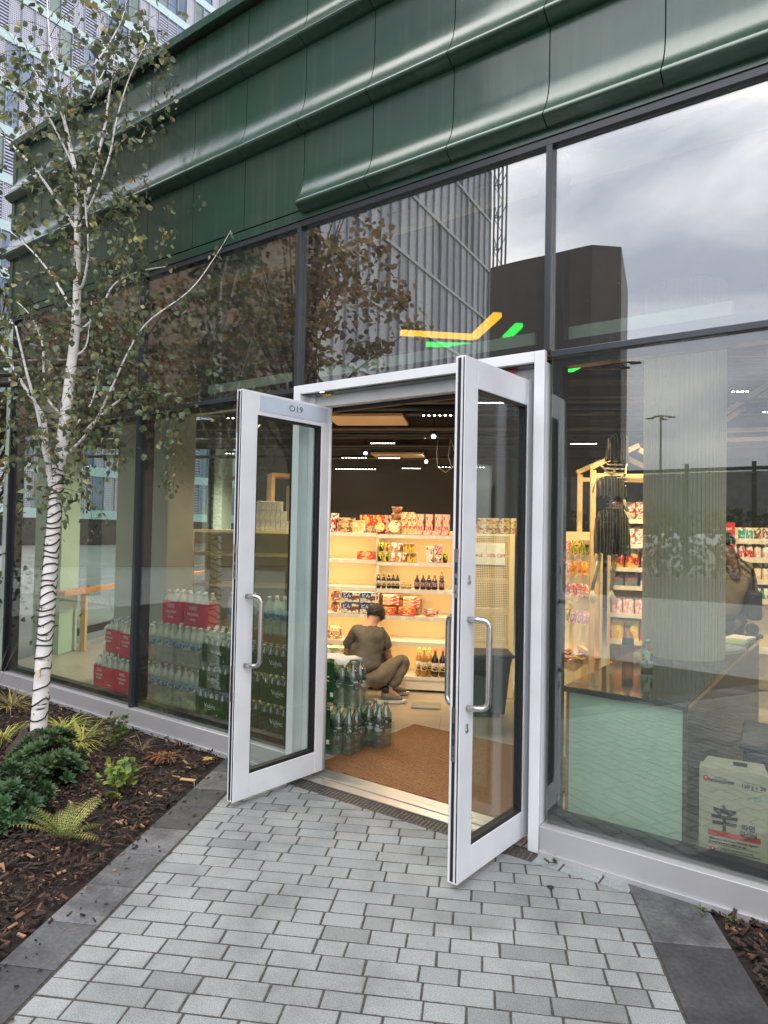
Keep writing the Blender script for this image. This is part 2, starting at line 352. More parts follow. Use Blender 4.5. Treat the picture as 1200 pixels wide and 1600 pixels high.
# right hand pieces between drain and sill
pm = MB()
for (a, b) in ((-1.33, -1.19), (-1.19, -1.0), (-1.0, -.86)):
    g = rnd.gauss(1, .05); pm.box(a+.005, -.125, -.05, b-.005, -.035, -.002, c=(.27*g, .30*g, .30*g))
pm.build('paving_edge_pieces', 'stone', kind='structure')
# kerb slabs
pm = MB(); rnd = random.Random(11)
def slab(u0, u1, v0, v1, c, z=.0, ymax=-.047): sett(u0, u1, v0, v1, c, z, .08, ymax, .0025)
v = -4.2
while v < 1.75:
    d = rnd.uniform(.26, .30); g = rnd.choice([.055, .06, .09, .16, .13, .075])
    slab(-3.215, -2.99, v, v+d, (g*.97, g, g*1.03), .002); v += d
v = -4.3
for i, d in enumerate([.47, .47, .47, .47, .47, .47, .47, .47, .47, .47, .47]):
    g = [.05, .045, .05, .05, .048, .052, .045, .047, .05, .13, .14][min(i, 10)]
    slab(-.81, -.511, v, v+d, (g*.97, g, g*1.05), .002); v += d
pm.build('kerb', attrmat('dark_kerb_stone', .75, bump=.3, bscale=60, ramp=.9, stain=.6), kind='structure')
# soil beds under the mulch
sm = MB()
sm.add([g2w(-3.21, -4.5, -.02), g2w(-3.21, .35, -.02), (-3.0, -.02, -.02), (-12, -.02, -.02), (-12, -6, -.02)], [(0, 1, 2, 3, 4)])
sm.add([g2w(-.512, -3, -.02), g2w(3, -3, -.02), (3.2, -.02, -.02), (-.58, -.02, -.02)], [(0, 1, 2, 3)])
sm.build('planting_bed_soil', mat('dark_soil', (.018, .012, .009), .95, 0, .4, 30, .8, 60), kind='structure')
ch = MB(); rnd = random.Random(5)
def inbed(x, y):
    p = Vector((x, y, 0)); u = p.dot(GU)
    return y < -.05 and (u < -3.235 or u > -.49)
def chip(x, y, s, z=None):
    L = rnd.uniform(.012, .055)*s; w = L*rnd.uniform(.16, .5); t = rnd.uniform(.003, .008)
    T = Matrix.Translation((x, y, (rnd.uniform(-.008, .022) if z is None else z))) @ Matrix.Rotation(rnd.uniform(0, 2*PI), 4, 'Z') @ Matrix.Rotation(rnd.gauss(0, .38), 4, 'Y') @ Matrix.Rotation(rnd.gauss(0, .38), 4, 'X')
    q = rnd.random()
    if q < .80: g = rnd.uniform(.25, 1.1); c = (.05*g, .029*g, .02*g)
    elif q < .93: g = rnd.uniform(.6, 1.3); c = (.11*g, .052*g, .028*g)
    else: g = rnd.uniform(.6, 1.3); c = (.30*g, .19*g, .10*g)
    k = rnd.uniform(.2, .9)
    vs = [(-L/2, -w/2*k, 0), (-L/2*.8, w/2, 0), (L/2, w/2*k, 0), (L/2*.9, -w/2, 0)]
    vs = [T @ Vector(a) for a in vs]+[T @ Vector((a[0], a[1], t)) for a in vs]
    ch.add(vs, [(4, 7, 6, 5)[::-1], (0, 1, 5, 4), (1, 2, 6, 5), (2, 3, 7, 6), (3, 0, 4, 7)], 0, c)
n = 0
while n < 21000:
    x = rnd.uniform(-7.2, -2.2); y = -rnd.random()**.8*2.9
    if inbed(x, y) and Vector((x, y, 0)).dot(GU) < -3.2: chip(x, y, 1.0); n += 1
n = 0
while n < 2200:
    x = rnd.uniform(-.6, .5); y = rnd.uniform(-1.6, -.04)
    if inbed(x, y) and Vector((x, y, 0)).dot(GU) > -.6: chip(x, y, 1.1); n += 1
for k_ in range(170):
    u_ = -3.22+abs(rnd.gauss(0, .12)); q_ = g2w(u_, rnd.uniform(-3.2, 1.3)); chip(q_.x, q_.y, .55, .006) if q_.y < -.08 else None
tag(ch.build('bark_mulch', 'chip'), 'dark brown bark chips covering the planting beds', 'mulch', kind='stuff')

# ================================================================ SHOP BUILDING (facade)
B = thing('shop_building', 'green clad glass fronted shop building with open white double doors', 'building')
MULL = [-6.9, -4.80, -3.07, -1.33, .41, 2.15, 3.89]
def bx(name, mt, *a, bevel=0, parent=B, label=None): return MB().box(*a).build(name, mt, parent, bevel=bevel, label=label)
# sill
for a, b in ((-6.93, -4.803), (-4.797, -3.073), (-1.328, .407), (.413, 3.9)):
    bx('sill', 'sill', a, -.03, .012, b, .06, .138, bevel=.003)
bx('sill_flashing', 'sill', -6.93, -.045, -.01, -3.075, -.031, .02); bx('sill_flashing', 'sill', -1.327, -.045, -.01, 3.9, -.031, .02)
ZT, ZG = 2.565, 3.6
# panes, black borders and caps
def pane_bay(a, b, z0, z1, up):
    f = MB()
    w = .055
    for (x0, x1, y0, y1) in ((a+.018, a+.018+w, z0, z1), (b-.018-w, b-.018, z0, z1)): f.box(x0, .032, y0, x1, .10, y1)
    f.box(a+.018+w, .032, z0, b-.018-w, .10, z0+w); f.box(a+.018+w, .032, z1-w*.85, b-.018-w, .10, z1)
    fr = f.build('window_frame', 'frit', B)
    MB().box(a+.017, .02, z0, b-.017, .026, z1).build('window_pane', 'paneup' if up else 'pane', B)
bays = list(zip(MULL[:-1], MULL[1:]))
for i, (a, b) in enumerate(bays):
    pane_bay(a, b, ZT-.035, ZG, True)
    if i != 2: pane_bay(a, b, .14, 2.497, False)
for i, x in enumerate(MULL):
    if i in (2, 3):
        bx('mullion', 'grey', x-.017, -.012, 2.535, x+.017, .10, ZG, bevel=.002)
    else: bx('mullion', 'grey' if i != 0 else 'frit', x-.017, -.012, .14, x+.017, .10, ZG, bevel=.002)
for a, b in ((-6.88, -4.82), (-4.78, -3.09), (-1.31, .39), (.43, 2.13), (2.17, 3.87)):
    bx('transom', 'grey', a, -.008, 2.498, b, .019, 2.529, bevel=.002)
# interior pale upstand behind upper panes
for a, b in ((-6.8, -4.95), (-4.1, -3.16), (-2.98, -1.45), (-1.3, -.5), (.5, 2.0)):
    bx('pale_fascia', mat('pale_mint_fascia', (.78, .88, .82), .5), a, .115, 2.58, b, .21, 2.675)
# soffit strips under cladding
bx('green_trim', 'green', -6.93, -.02, 3.64, 3.9, .1, 3.70); bx('grey_head_trim', 'grey', -6.93, -.012, ZG+.001, 3.9, .1, 3.637)
bx('inner_head', mat('inner_head_board', (.5, .45, .36), .6), -6.8, .13, 3.47, 3.8, .2, 3.60)
# cladding panels
PW = .5665; JX = [-3.03+PW*k for k in range(-7, 11)]
def profile(zl, zt, flare, th=.012):
    pts = []; H = zt-zl
    for i in range(19):
        t = i/18; z = zt-(zt-zl-.046)*t
        tt = max(0, (t-.52)/.48); y = -.02-flare*(tt**2.3)
        pts.append((y, z))
    y0 = pts[-1][0]
    for k in range(1, 8):
        t = k/7; pts.append((y0+.075*max(0, t-.08)**1.15, zl+.046-.046*t**.85))
    pts.append((.02, zl+.006))
    return pts
def panel(x0, x1, zl, zt, flare):
    pr = profile(zl, zt, flare) if flare else [(-.02, zt), (-.02, zl), (.02, zl)]
    m = MB(); n = len(pr); g = .003; vs = [(x0+g, y, z) for y, z in pr]+[(x1-g, y, z) for y, z in pr]
    fs = [(i, i+1, n+i+1, n+i) for i in range(n-1)]
    m.add(vs, fs, 0, None, bool(flare))
    back = [(.02, zt)] ; 
    for s_, x in ((0, x0+g), (1, x1-g)):   # end caps
        k = len(m.v); m.v += [(x, y, z) for y, z in pr]+[(x, .02, zt)]; m.f.append(tuple(range(k, k+n+1))); m.m.append(0); m.c.append(None); m.sm.append(False)
    m.build('cladding_panel', 'green', B)
rows = [(3.705, 4.235), (4.235, 4.825), (4.825, 5.30)]
for x0 in JX[:-1]:
    x1 = x0+PW
    if x0 < -3.1: panel(x0, x1, 3.71, 4.245, 0)
    else: panel(x0, x1, 3.672, 4.245, .085)
    panel(x0, x1, 4.212, 4.83, .088); panel(x0, x1, 4.80, 5.31, .088)
bx('backing_wall', 'black', -6.88, .021, 3.705, 6.6, .4, 5.3)
bx('coping', 'green', -6.95, -.09, 5.315, 6.6, .5, 5.385, bevel=.004)
bx('coping_shadow_gap', 'black', -6.93, -.05, 5.305, 6.6, .4, 5.314)
bx('end_trim', 'green', -6.99, -.03, 3.64, -6.931, .3, 5.31)
# roof block, walls of shop
MB().prism([(-6.86, .401), (-7.95, .55), (-15.9, 15.7), (9, 18), (9, .401)], 3.75, 5.25, 'z').build('roof', 'ceil', B)

# ---- door frame
D = bx('door_frame', 'white', -3.068, -.03, 0.0, -3.012, .0, 2.533, bevel=.002)
def dpart(*a, mt='white', name='frame_member', bevel=.002): return bx(name, mt, *a, bevel=bevel)
dpart(-1.388, -.03, 0, -1.332, 0, 2.533, name='door_frame'); dpart(-3.011, -.03, 2.477, -1.389, 0, 2.533, name='door_frame')
dpart(-3.068, .001, 0, -3.012, .16, 2.477, name='door_jamb'); dpart(-3.011, .06, 0, -2.965, .16, 2.477, name='door_jamb'); dpart(-2.964, .10, 0, -2.935, .16, 2.44, name='door_jamb')
dpart(-1.388, .001, 0, -1.332, .16, 2.477, name='door_jamb'); dpart(-1.42, .05, 0, -1.389, .16, 2.477, name='door_jamb'); dpart(-1.437, .09, 0, -1.421, .16, 2.44, name='door_jamb')
dpart(-3.011, .09, 2.405, -1.389, .16, 2.476, name='door_header'); dpart(-2.93, .165, 2.38, -1.44, .2, 2.42, mt='dark', name='door_closer_track')
dpart(-3.011, .001, 2.470, -1.389, .089, 2.4765, mt='grey', name='header_soffit')
# threshold
th = MB(); th.box(-2.94, -.015, -.02, -1.43, .06, .008); th.box(-2.94, .066, -.02, -1.43, .12, .012); th.box(-2.94, .126, -.02, -1.43, .2, .010)
th.build('threshold', mat('threshold_alloy', (.6, .58, .54), .35, .8, .06, 8), B, bevel=.002)
bx('threshold_base', 'rubber', -2.94, -.02, -.03, -1.43, .205, .002)
# drain
dr = thing('drain_channel', 'narrow slotted drain grating along the door threshold', 'drain', (0, 0, 0))
MB().box(-3.0, -.125, -.045, -1.33, -.022, -.03).build('channel_bed', mat('drain_dirt', (.012, .010, .008), .95), dr)
g = MB()
g.box(-3.0, -.128, -.03, -1.33, -.122, .001); g.box(-3.0, -.028, -.03, -1.33, -.022, .001); g.box(-3.0, -.0765, -.02, -1.33, -.0735, .0)
x = -2.995
while x < -1.34:
    T = Matrix.Translation((x, -.0755, -.01)) @ Matrix.Rotation(.12, 4, 'Z'); g.box(-.0055, -.046, -.01, .0055, .046, .0100, T=T); x += .026
g.build('grating', mat('grating_metal', (.12, .11, .10), .6, .5, .4, 40), dr)

# ---- door leaves: local frame: x along leaf from hinge (0) to free edge (.72), y = thickness (0 = visible face side), z up
def leaf(name, hinge, free, label, sidebits):
    d = Vector((free[0]-hinge[0], free[1]-hinge[1], 0)); W = d.length; ang = math.atan2(d.y, d.x)
    rt = bpy.data.objects.new(name, None); col.objects.link(rt); rt.parent = B; rt.location = (hinge[0], hinge[1], 0); rt.rotation_euler.z = ang
    rt['label'] = label
    # visible face (towards +x world) is local +y  (leaf runs to -y world)
    z0, z1 = .03, 2.40; T = .052
    fr = MB(); st = .118; sh = .07; ra = .135
    fr.box(W-st, -T, z0, W-.002, 0, z1); fr.box(0, -T, z0, sh, 0, z1)
    fr.box(sh+.0005, -T+.001, z0, W-st-.0005, -.001, z0+ra); fr.box(sh+.0005, -T+.001, z1-ra, W-st-.0005, -.001, z1)
    fr.build('leaf_frame', 'white', rt, bevel=.003)
    bd = MB()
    bw = .02; a, b, c, d_ = sh, W-st, z0+ra, z1-ra
    bd.box(a, -T+.006, c, a+bw, -.006, d_); bd.box(b-bw*.4, -T+.006, c, b, -.006, d_); bd.box(a+bw, -T+.006, c, b-bw*.4, -.006, c+bw); bd.box(a+bw, -T+.006, d_-bw*.6, b-bw*.4, -.006, d_)
    bd.build('glazing_gasket', 'rubber', rt)
    MB().box(a+bw, -.03, c+bw, b-bw*.4, -.024, d_-bw*.6).build('door_glass', 'doorglass', rt)
    # free edge: black groove, thin ridges
    e = MB(); e.box(W-.0015, -T+.016, z0+.01, W+.0012, -T+.031, z1-.01); e.box(W-.0015, -.008, z0+.01, W+.0010, -.003, z1-.01); e.build('edge_gasket', 'rubber', rt)
    for (za, zb) in sidebits:
        lp = MB().box(W+.0012, -T+.013, za, W+.003, -T+.034, zb).build('lock_plate', 'steel', rt)
        MB().box(W+.003, -T+.018, (za+zb)/2, W+.0034, -T+.029, (za+zb)/2+.05).box(W+.003, -T+.02, za+.02, W+.0034, -T+.027, za+.03).box(W+.003, -T+.018, (za+zb)/2-.05, W+.0034, -T+.028, (za+zb)/2-.02).build('latch_slot', 'rubber', lp)
    # hinge profile
    hp = MB(); hp.lathe([(.024, z0+.005), (.024, z1+.03)], 16, (-.012, -T/2+.005, 0)); hp.box(-.008, -T, z0, 0.0, -.002, z1); hp.build('hinge_post', 'white', rt)
    # D handles on both faces
    for s_ in (1, -1):
        y0 = 0 if s_ > 0 else -T
        hx = W-.062; P0 = Vector((hx, y0, 1.20)); P1 = Vector((hx, y0, .80)); o = Vector((-.045, s_*.085, 0)); h = MB(); r = .0135
        path_ = [P0]
        c0 = P0+o; c1 = P1+o; dirn = o.normalized()
        for k in range(7):
            t = k/6*PI/2; path_.append(c0-dirn*.035+dirn*.035*math.sin(t)+Vector((0, 0, -.035*(1-math.cos(t)))))
        for k in range(7):
            t = k/6*PI/2; path_.append(c1-dirn*.035+dirn*.035*math.cos(t)+Vector((0, 0, .035*(1-math.sin(t)))))
        path_.append(P1); h.tube(path_, r, 14); h.build('door_handle', 'steel', rt)
    return rt, W
l1, W1 = leaf('door_leaf', (-2.876, .115), (-2.932, -.60), 'left white framed glass door leaf, folded open beside the planting bed', [(1.30, 1.50), (.60, .80), (2.15, 2.34)])
l2, W2 = leaf('door_leaf', (-1.434, .085), (-1.476, -.60), 'right white framed glass door leaf, opened out in front of the counter window', [(1.30, 1.52), (.57, .81)])
# protective film with 019 pencilled on the left leaf's top rail; lock cylinders on the right leaf
lf = MB().box(.02, .0002, 2.29, W1-.13, .0012, 2.385).build('protective_film', mat('blue_white_film', (.56, .64, .74), .35), l1)
text('O19', .055, 'ink', lf, (.30, .0018, 2.34), (R(90), 0, R(180)), sx=1.2, ext=.0002)
for z in (1.37, .70): MB().lathe([(.010, 0), (.010, .006)], 14).box(-.006, -.03, 0, .006, 0, .005).build('lock_cylinder', 'steel', l2, (W2-.06, .001, z)).rotation_euler = (R(-90), 0, 0)
# hazard coloured contact plugs on header
MB().box(-2.86, .02, 2.455, -2.79, .055, 2.469).build('contact_sensor', mat('yellow_plastic', (.6, .5, .03), .4), B, bevel=.004)
MB().box(-1.62, .03, 2.452, -1.52, .06, 2.469).build('contact_sensor', mat('red_plastic', (.35, .04, .05), .4), B, bevel=.004, label='small red and green sensor under the door header')

# ================================================================ INTERIOR SHELL
def floorm():
    m, N, L = nodes('beige_floor_tile'); b = N['Principled BSDF']; b.inputs['Roughness'].default_value = .35
    t = N.new('ShaderNodeTexCoord'); mp = N.new('ShaderNodeMapping'); mp.inputs['Rotation'].default_value = (0, 0, -GA)
    br = N.new('ShaderNodeTexBrick'); br.inputs['Scale'].default_value = 1; br.inputs['Mortar Size'].default_value = .003; br.inputs['Brick Width'].default_value = 1.2; br.inputs['Row Height'].default_value = .6
    br.inputs['Color1'].default_value = (.40, .355, .29, 1); br.inputs['Color2'].default_value = (.37, .33, .27, 1); br.inputs['Mortar'].default_value = (.2, .18, .15, 1)
    L.new(t.outputs['Object'], mp.inputs[0]); L.new(mp.outputs[0], br.inputs['Vector'])
    n = N.new('ShaderNodeTexNoise'); n.inputs['Scale'].default_value = 3; n.inputs['Detail'].default_value = 8; L.new(t.outputs['Object'], n.inputs['Vector'])
    mx = N.new('ShaderNodeMix'); mx.data_type = 'RGBA'; mx.blend_type = 'MULTIPLY'; mx.inputs['Factor'].default_value = .6
    r = N.new('ShaderNodeMapRange'); r.inputs['To Min'].default_value = .6; r.inputs['To Max'].default_value = 1.35; L.new(n.outputs[0], r.inputs['Value'])
    L.new(br.outputs[0], mx.inputs['A']); L.new(r.outputs[0], mx.inputs['B']); L.new(mx.outputs['Result'], b.inputs['Base Color']); return m
MB().add([(-6.9, .0, -.004), (9, .0, -.004), (9, 18, -.004), (-15.9, 15.7, -.004), (-7.95, .5, -.004)], [(0, 1, 2, 3, 4)]).build('floor', floorm(), kind='structure')
# rear wall and right wall
def wallseg(name, p, q, z0, z1, th, mt, parent=B):
    p = Vector(p); q = Vector(q); d = (q-p); L = d.length
    o = MB().box(0, 0, z0, L, th, z1).build(name, mt, parent); o.location = (p.x, p.y, 0); o.rotation_euler.z = math.atan2(d.y, d.x); return o
SO = Vector((-3.53, 2.475, 0))
def S2W(s, d=0, z=0): return SO+GU*s+GV*d+Vector((0, 0, z))
a = S2W(-4.85, 8.6); b = S2W(13, 8.6)
wallseg('rear_wall', (a.x, a.y, 0), (b.x, b.y, 0), 0, 3.74, .2, 'wall')
wallseg('side_wall', (7.5, .3, 0), (7.5, 12, 0), 0, 3.74, .2, 'wall')
# west glazed wall: runs away along GV
WP = Vector((-7.95, .50, 0))
def W2(t, off=0): return WP+GV*t-GU*off
wallseg('mint_wall_panel', (-6.86, .12, 0), (-7.95, .5, 0), 0, 3.74, .06, 'mint')
westw = thing('side_glazing', 'timber framed glazed side wall of the shop, seen through the left windows', 'window wall', (WP.x, WP.y, 0), R(27.7+90))
def wb(name, mt, t0, t1, o0, o1, z0, z1, bev=0): return MB().box(t0, o0, z0, t1, o1, z1).build(name, mt, westw, bevel=bev)
wb('column', 'mint', .62, 1.0, -.25, .1, 0, 3.7); wb('timber_post', 'wood', 1.08, 1.16, -.08, .06, 0, 2.6)
wb('window_pane', 'inglass', 1.17, 3.6, 0, .006, .1, 3.5)
wb('column', 'mintd', 3.76, 4.36, -.3, .1, 0, 3.7); wb('timber_post', 'wood', 4.37, 4.42, -.08, .06, 0, 2.6)
wb('window_pane', 'inglass', 4.43, 5.9, 0, .006, .1, 3.5); wb('mullion', 'frit', 5.85, 5.93, -.03, .06, 0, 3.5)
wb('column', 'mintd', 5.94, 6.5, -.2, .1, 0, 3.7)
wb('timber_post', 'wood', 6.52, 6.60, -.06, .06, 0, 2.7); wb('timber_rail', 'wood', 6.601, 7.9, -.06, .06, 2.62, 2.7); wb('window_pane', 'inglass', 6.61, 7.9, 0, .006, .1, 2.6); wb('timber_post', 'wood', 7.901, 8.0, -.06, .06, 0, 2.7)
wb('window_pane', 'inglass', 8.1, 11, 0, .006, .1, 3.5)
wb('mullion', 'frit', 3.62, 3.75, -.05, .06, 0, 3.6); wb('door_rail', 'frit', 1.17, 3.6, -.02, -.001, .1, .2)
# timber bench counter along the side wall
tb = thing('window_bar_counter', 'long pale timber window bar counter along the side glazing', 'counter', (WP.x, WP.y, 0), R(27.7+90))
MB().box(.4, -.46, .735, 7.6, -.31, .795).build('counter_top', 'woodo', tb, bevel=.004)
for t in (.9, 3.3, 5.6, 7.3): MB().box(t, -.42, 0, t+.05, -.35, .734).build('leg', 'wood', tb)
# curved door pulls on the side door
for t in (2.35, 2.75):
    pts = [W2(t, -.02)+Vector((0, 0, z)) for z in (.35,)]
    pth = [Vector((0, -.02-.07*math.sin(PI*k/10), .30+.45*k/10)) for k in range(11)]
    o = MB().tube(pth, .011, 8).build('door_pull', 'steel', westw, loc=(t, 0, 0))
# interior column right behind front glazing between the two left bays
bc = thing('structural_column', 'broad pale painted column behind the two left windows', 'column', (-5.98, .86, 0))
MB().box(-.43, 0, 0, .43, .32, 3.72).build('shaft', mat('pale_grey_column', (.36, .37, .32), .6, 0, .05, 1), bc, bevel=.01)
MB().box(-.44, -.01, 0, .44, .33, .09).build('skirting', 'mintd', bc)

# ================================================================ COIR MAT
def coir():
    m, N, L = nodes('coir_mat'); b = N['Principled BSDF']; b.inputs['Roughness'].default_value = 1
    t = N.new('ShaderNodeTexCoord'); w = N.new('ShaderNodeTexWave'); w.bands_direction = 'Y'; w.inputs['Scale'].default_value = 14; w.inputs['Distortion'].default_value = 9; w.inputs['Detail'].default_value = 3
    n = N.new('ShaderNodeTexNoise'); n.inputs['Scale'].default_value = 120; L.new(t.outputs['Object'], n.inputs['Vector']); L.new(t.outputs['Object'], w.inputs['Vector'])
    r = N.new('ShaderNodeValToRGB'); r.color_ramp.elements[0].color = (.13, .055, .018, 1); r.color_ramp.elements[1].color = (.36, .18, .07, 1); r.color_ramp.elements[0].position = .3; r.color_ramp.elements[1].position = .7
    mm = N.new('ShaderNodeMath'); mm.operation = 'MULTIPLY_ADD'; L.new(w.outputs['Fac'], mm.inputs[0]); mm.inputs[1].default_value = .22; 
    m3 = N.new('ShaderNodeMath'); m3.operation = 'MULTIPLY'; L.new(n.outputs[0], m3.inputs[0]); m3.inputs[1].default_value = .78; L.new(m3.outputs[0], mm.inputs[2])
    L.new(mm.outputs[0], r.inputs[0]); L.new(r.outputs[0], b.inputs['Base Color'])
    bp = N.new('ShaderNodeBump'); bp.inputs['Strength'].default_value = 1; bp.inputs['Distance'].default_value = .008; L.new(mm.outputs[0], bp.inputs['Height']); L.new(bp.outputs[0], b.inputs['Normal']); return m
tag(MB().box(-3.02, .215, -.002, -1.52, 1.44, .014).build('door_mat', coir(), bevel=.004), 'large brown coir mat just inside the doorway', 'door mat')

# ================================================================ BOTTLES AND PACKS
def bottle_mesh(r, h, body='pet', n=12):
    k = h
    pr = [(r*.78, 0), (r, .02*k), (r, .09*k), (r*.94, .11*k), (r, .13*k), (r, .21*k), (r*.94, .235*k), (r, .26*k), (r, .37*k), (r*.95, .40*k), (r*.98, .43*k), (r*.98, .58*k), (r*.95, .60*k), (r, .63*k), (r*.98, .70*k), (r*.80, .78*k), (r*.50, .86*k), (.014, .91*k), (.014, .95*k)]
    return MB().lathe(pr, n, cap=False)
def make_bottle(parent, r, h, body, capmat, labelmat=None, name='bottle'):
    b = bottle_mesh(r, h).build(name, body, parent)
    MB().lathe([(.0155, .945*h), (.0155, h)], 10).build('cap', capmat, b)
    if labelmat: MB().lathe([(r+.0008, .42*h), (r+.0008, .60*h)], 12, cap=False).build('bottle_label', labelmat, b)
    return b
redwrap = mat('red_film_wrap', (.62, .05, .09), .3, 0, .08, 5, .2, 20, coat=.4)
greenwrap = mat('green_film_wrap', (.015, .075, .022), .3, 0, .25, 5, .2, 20, coat=.4)
elabel = printmat('blue_water_label', (.30, .42, .50), [(.60, .68, .70), (.10, .18, .32)], 3, 4)
capw = mat('white_cap', (.75, .76, .74), .4); capg = mat('green_cap', (.25, .4, .33), .4)
def pack(label, loc, rz, nx, ny, r, h, body, cap, wrap=None, wz=.68, words=(), lab=None, group=None, wname='shrink_wrap'):
    p = thing('bottle_pack', label, 'bottle pack', loc, rz, group); proto = None
    w = nx*2*r; dd = ny*2*r
    for i in range(nx):
        for j in range(ny):
            x = -w/2+r+2*r*i; y = r+2*r*j
            if proto is None: proto = make_bottle(p, r*.985, h, body, cap, lab); proto.location = (x, y, 0)
            else: dup(proto, (x, y, 0), rz=random.uniform(0, 6), parent=p)
    if wrap:
        m = MB(); q = .0035; c_ = r*.6; x0, x1, y0, y1 = -w/2-q, w/2+q, -q, dd+q
        ring = [(x0+c_, y0), (x1-c_, y0), (x1-c_*.3, y0+c_*.3), (x1, y0+c_), (x1, y1-c_), (x1-c_, y1), (x0+c_, y1), (x0, y1-c_), (x0, y0+c_), (x0+c_*.3, y0+c_*.3)]
        n = len(ring); zs = [(.004, .97), (.03*h, 1), (wz*h*.97, 1), (wz*h, .985)]
        vs = [(a*s_, (b-dd/2)*s_+dd/2, z) for z, s_ in zs for a, b in ring]
        fs = [(i*n+k, i*n+(k+1) % n, (i+1)*n+(k+1) % n, (i+1)*n+k) for i in range(len(zs)-1) for k in range(n)]
        m.add(vs, fs, 0, None, False); wr = m.build(wname, wrap, p)
        for t_, sz, x, z in words: text(t_, sz, 'wink', wr, (x, -q-.001, z*h), (R(90), 0, 0), ext=.0003)
    else:
        m = MB(); m.box(-w/2-.002, -.002, .0, w/2+.002, dd+.002, .55*h); m.build('cling_film', 'film', p)
    return p
RW = lambda: (('100%', .042, -.07, .58), ('recycled', .036, -.07, .46), ('bottle', .036, -.07, .35))
RWD = tuple(RW())+(('water', .025, .10, .2),)
for (nm, x, y, z) in (('lower red wrapped water pack on the left, standing on the floor by the window', -5.985, .5, 0), ('lower red wrapped water pack on the right, beside the dark mullion', -5.61, .5, 0), ('upper red wrapped water pack stacked on the left pair beside the mullion', -5.66, .56, .335)):
    pack(nm, (x, y, z), 0, 4, 3, .0455, .33, 'pet', capw, redwrap, .70, RWD)
pack('upper left red wrapped water pack set a little further back on the stack', (-6.03, .62, .335), 0, 3, 3, .0455, .33, 'pet', capw, redwrap, .70, RWD)
for (nm, x, y, z) in (('red wrapped water pack on top of the clear bottles, nearest the mullion', -5.14, .62, .71), ('red wrapped water pack with big white lettering on top of the clear bottles', -4.83, .62, .71)):
    pack(nm, (x, y, z), 0, 3, 2, .0455, .30, 'pet', capw, redwrap, .70, (('100%', .05, 0, .54), ('recycled', .045, 0, .38), ('bottle', .03, 0, .22)))
k = 0
for z, nm in ((0.03, 'bottom row'), (.385, 'top row')):
    for i, x in enumerate((-5.13, -4.765, -4.41)):
        pp = pack(('clear two litre water pack with blue labels, %s, %s from the mullion' % (nm, ORD[i])), (x, .5, z), 0, 4, 3, .0445, .345, 'pet', capw, None, lab=elabel)
        for q in range(4): text('E', .034, 'wink', pp, (-.1335+.089*q, -.0025, .175), (R(90), 0, 0), ext=.0003)
for x in (-4.40, -3.95):
    pack('clear navy labelled water pack standing on the green packs, ' + ('left of the open door edge' if x < -4.2 else 'seen through the left door glass'), (x, .72, .72), 0, 3, 2, .0445, .31, 'pet', capw, None, lab=elabel)
MB().box(-5.4, .48, -.003, -3.2, 1.2, .028).build('pallet_board', mat('pallet_board', (.42, .38, .28), .7, 0, .1, 4), None)
tag(bpy.data.objects['pallet_board'], 'low pale display board under the clear and green water packs', 'board')
GW = (('Volvic', .055, .02, .42), ('natural', .014, .02, .30), ('6', .03, .11, .13))
for zi, (z, nm) in enumerate(((.03, 'bottom'), (.25, 'middle'), (.47, 'top'))):
    for i, x in enumerate((-4.42+.02*zi, -4.03, -3.66)):
        if zi == 2 and i == 2: x = -3.70
        place = ('just left of the open door', 'behind the left door glass', 'behind the left door glass nearest the jamb')[i]
        pack('green wrapped water pack, %s of its stack, %s' % (nm, place), (x, .47+.01*zi, z), 0, 5, 2, .034, .215, 'petg', capg, greenwrap, .70, GW)
# packs just inside the doorway
doorfilm = [('ic', .10, -.16, .60), ('9', .035, -.12, .34)]
glab = printmat('dark_green_water_label', (.02, .07, .04), [(.04, .12, .07), (.5, .55, .5)], 3, 15)
def bigpack(label, x, y, z, wrapf, nx=4):
    p = pack(label, (x, y, z), R(5), nx, 2, .046, .33, 'petg', capg, None, lab=glab)
    if wrapf:
        m = MB(); w = nx*.092
        m.box(-w/2-.006, -.006, .03, .01, -.0045, .31); m.box(-w/2-.008, -.006, .03, -w/2-.006, .19, .31)
        wr = m.build('printed_wrap', greenwrap, p)
        text('ic', .085, 'wink', wr, (-.055, -.008, .20), (R(90), 0, 0)); text('9', .03, 'wink', wr, (-.055, -.008, .12), (R(90), 0, 0))
        MB().box(-.02, -.0075, .07, .005, -.0062, .10).build('sticker', 'paper', wr)
    return p
bigpack('green wrapped water pack inside the doorway, upper one under a white sheet', -3.09, .47, .335, True)
bigpack('green wrapped water pack on the floor under the white topped pack in the doorway', -3.11, .46, 0, True)
bigpack('low pack of big water bottles on the floor, rightmost beside the coir mat', -2.985, .72, 0, False, 3)
ws = MB(); N_ = 8
for i in range(N_+1):
    for j in range(5):
        ws.v.append((-3.27+.30*i/N_+.01*math.sin(j*3), .46+.05*j, .672+.006*math.sin(i*1.7+j)-(.025 if j == 0 and i > 5 else 0)))
for i in range(N_):
    for j in range(4): a = i*5+j; ws.f.append((a, a+5, a+6, a+1)); ws.m.append(0); ws.c.append(None); ws.sm.append(True)
o = ws.build('paper_sheet', 'paper'); o.modifiers.new('s', 'SOLIDIFY').thickness = .003
tag(o, 'creased white sheet lying on top of the green wrapped pack in the doorway', 'sheet')
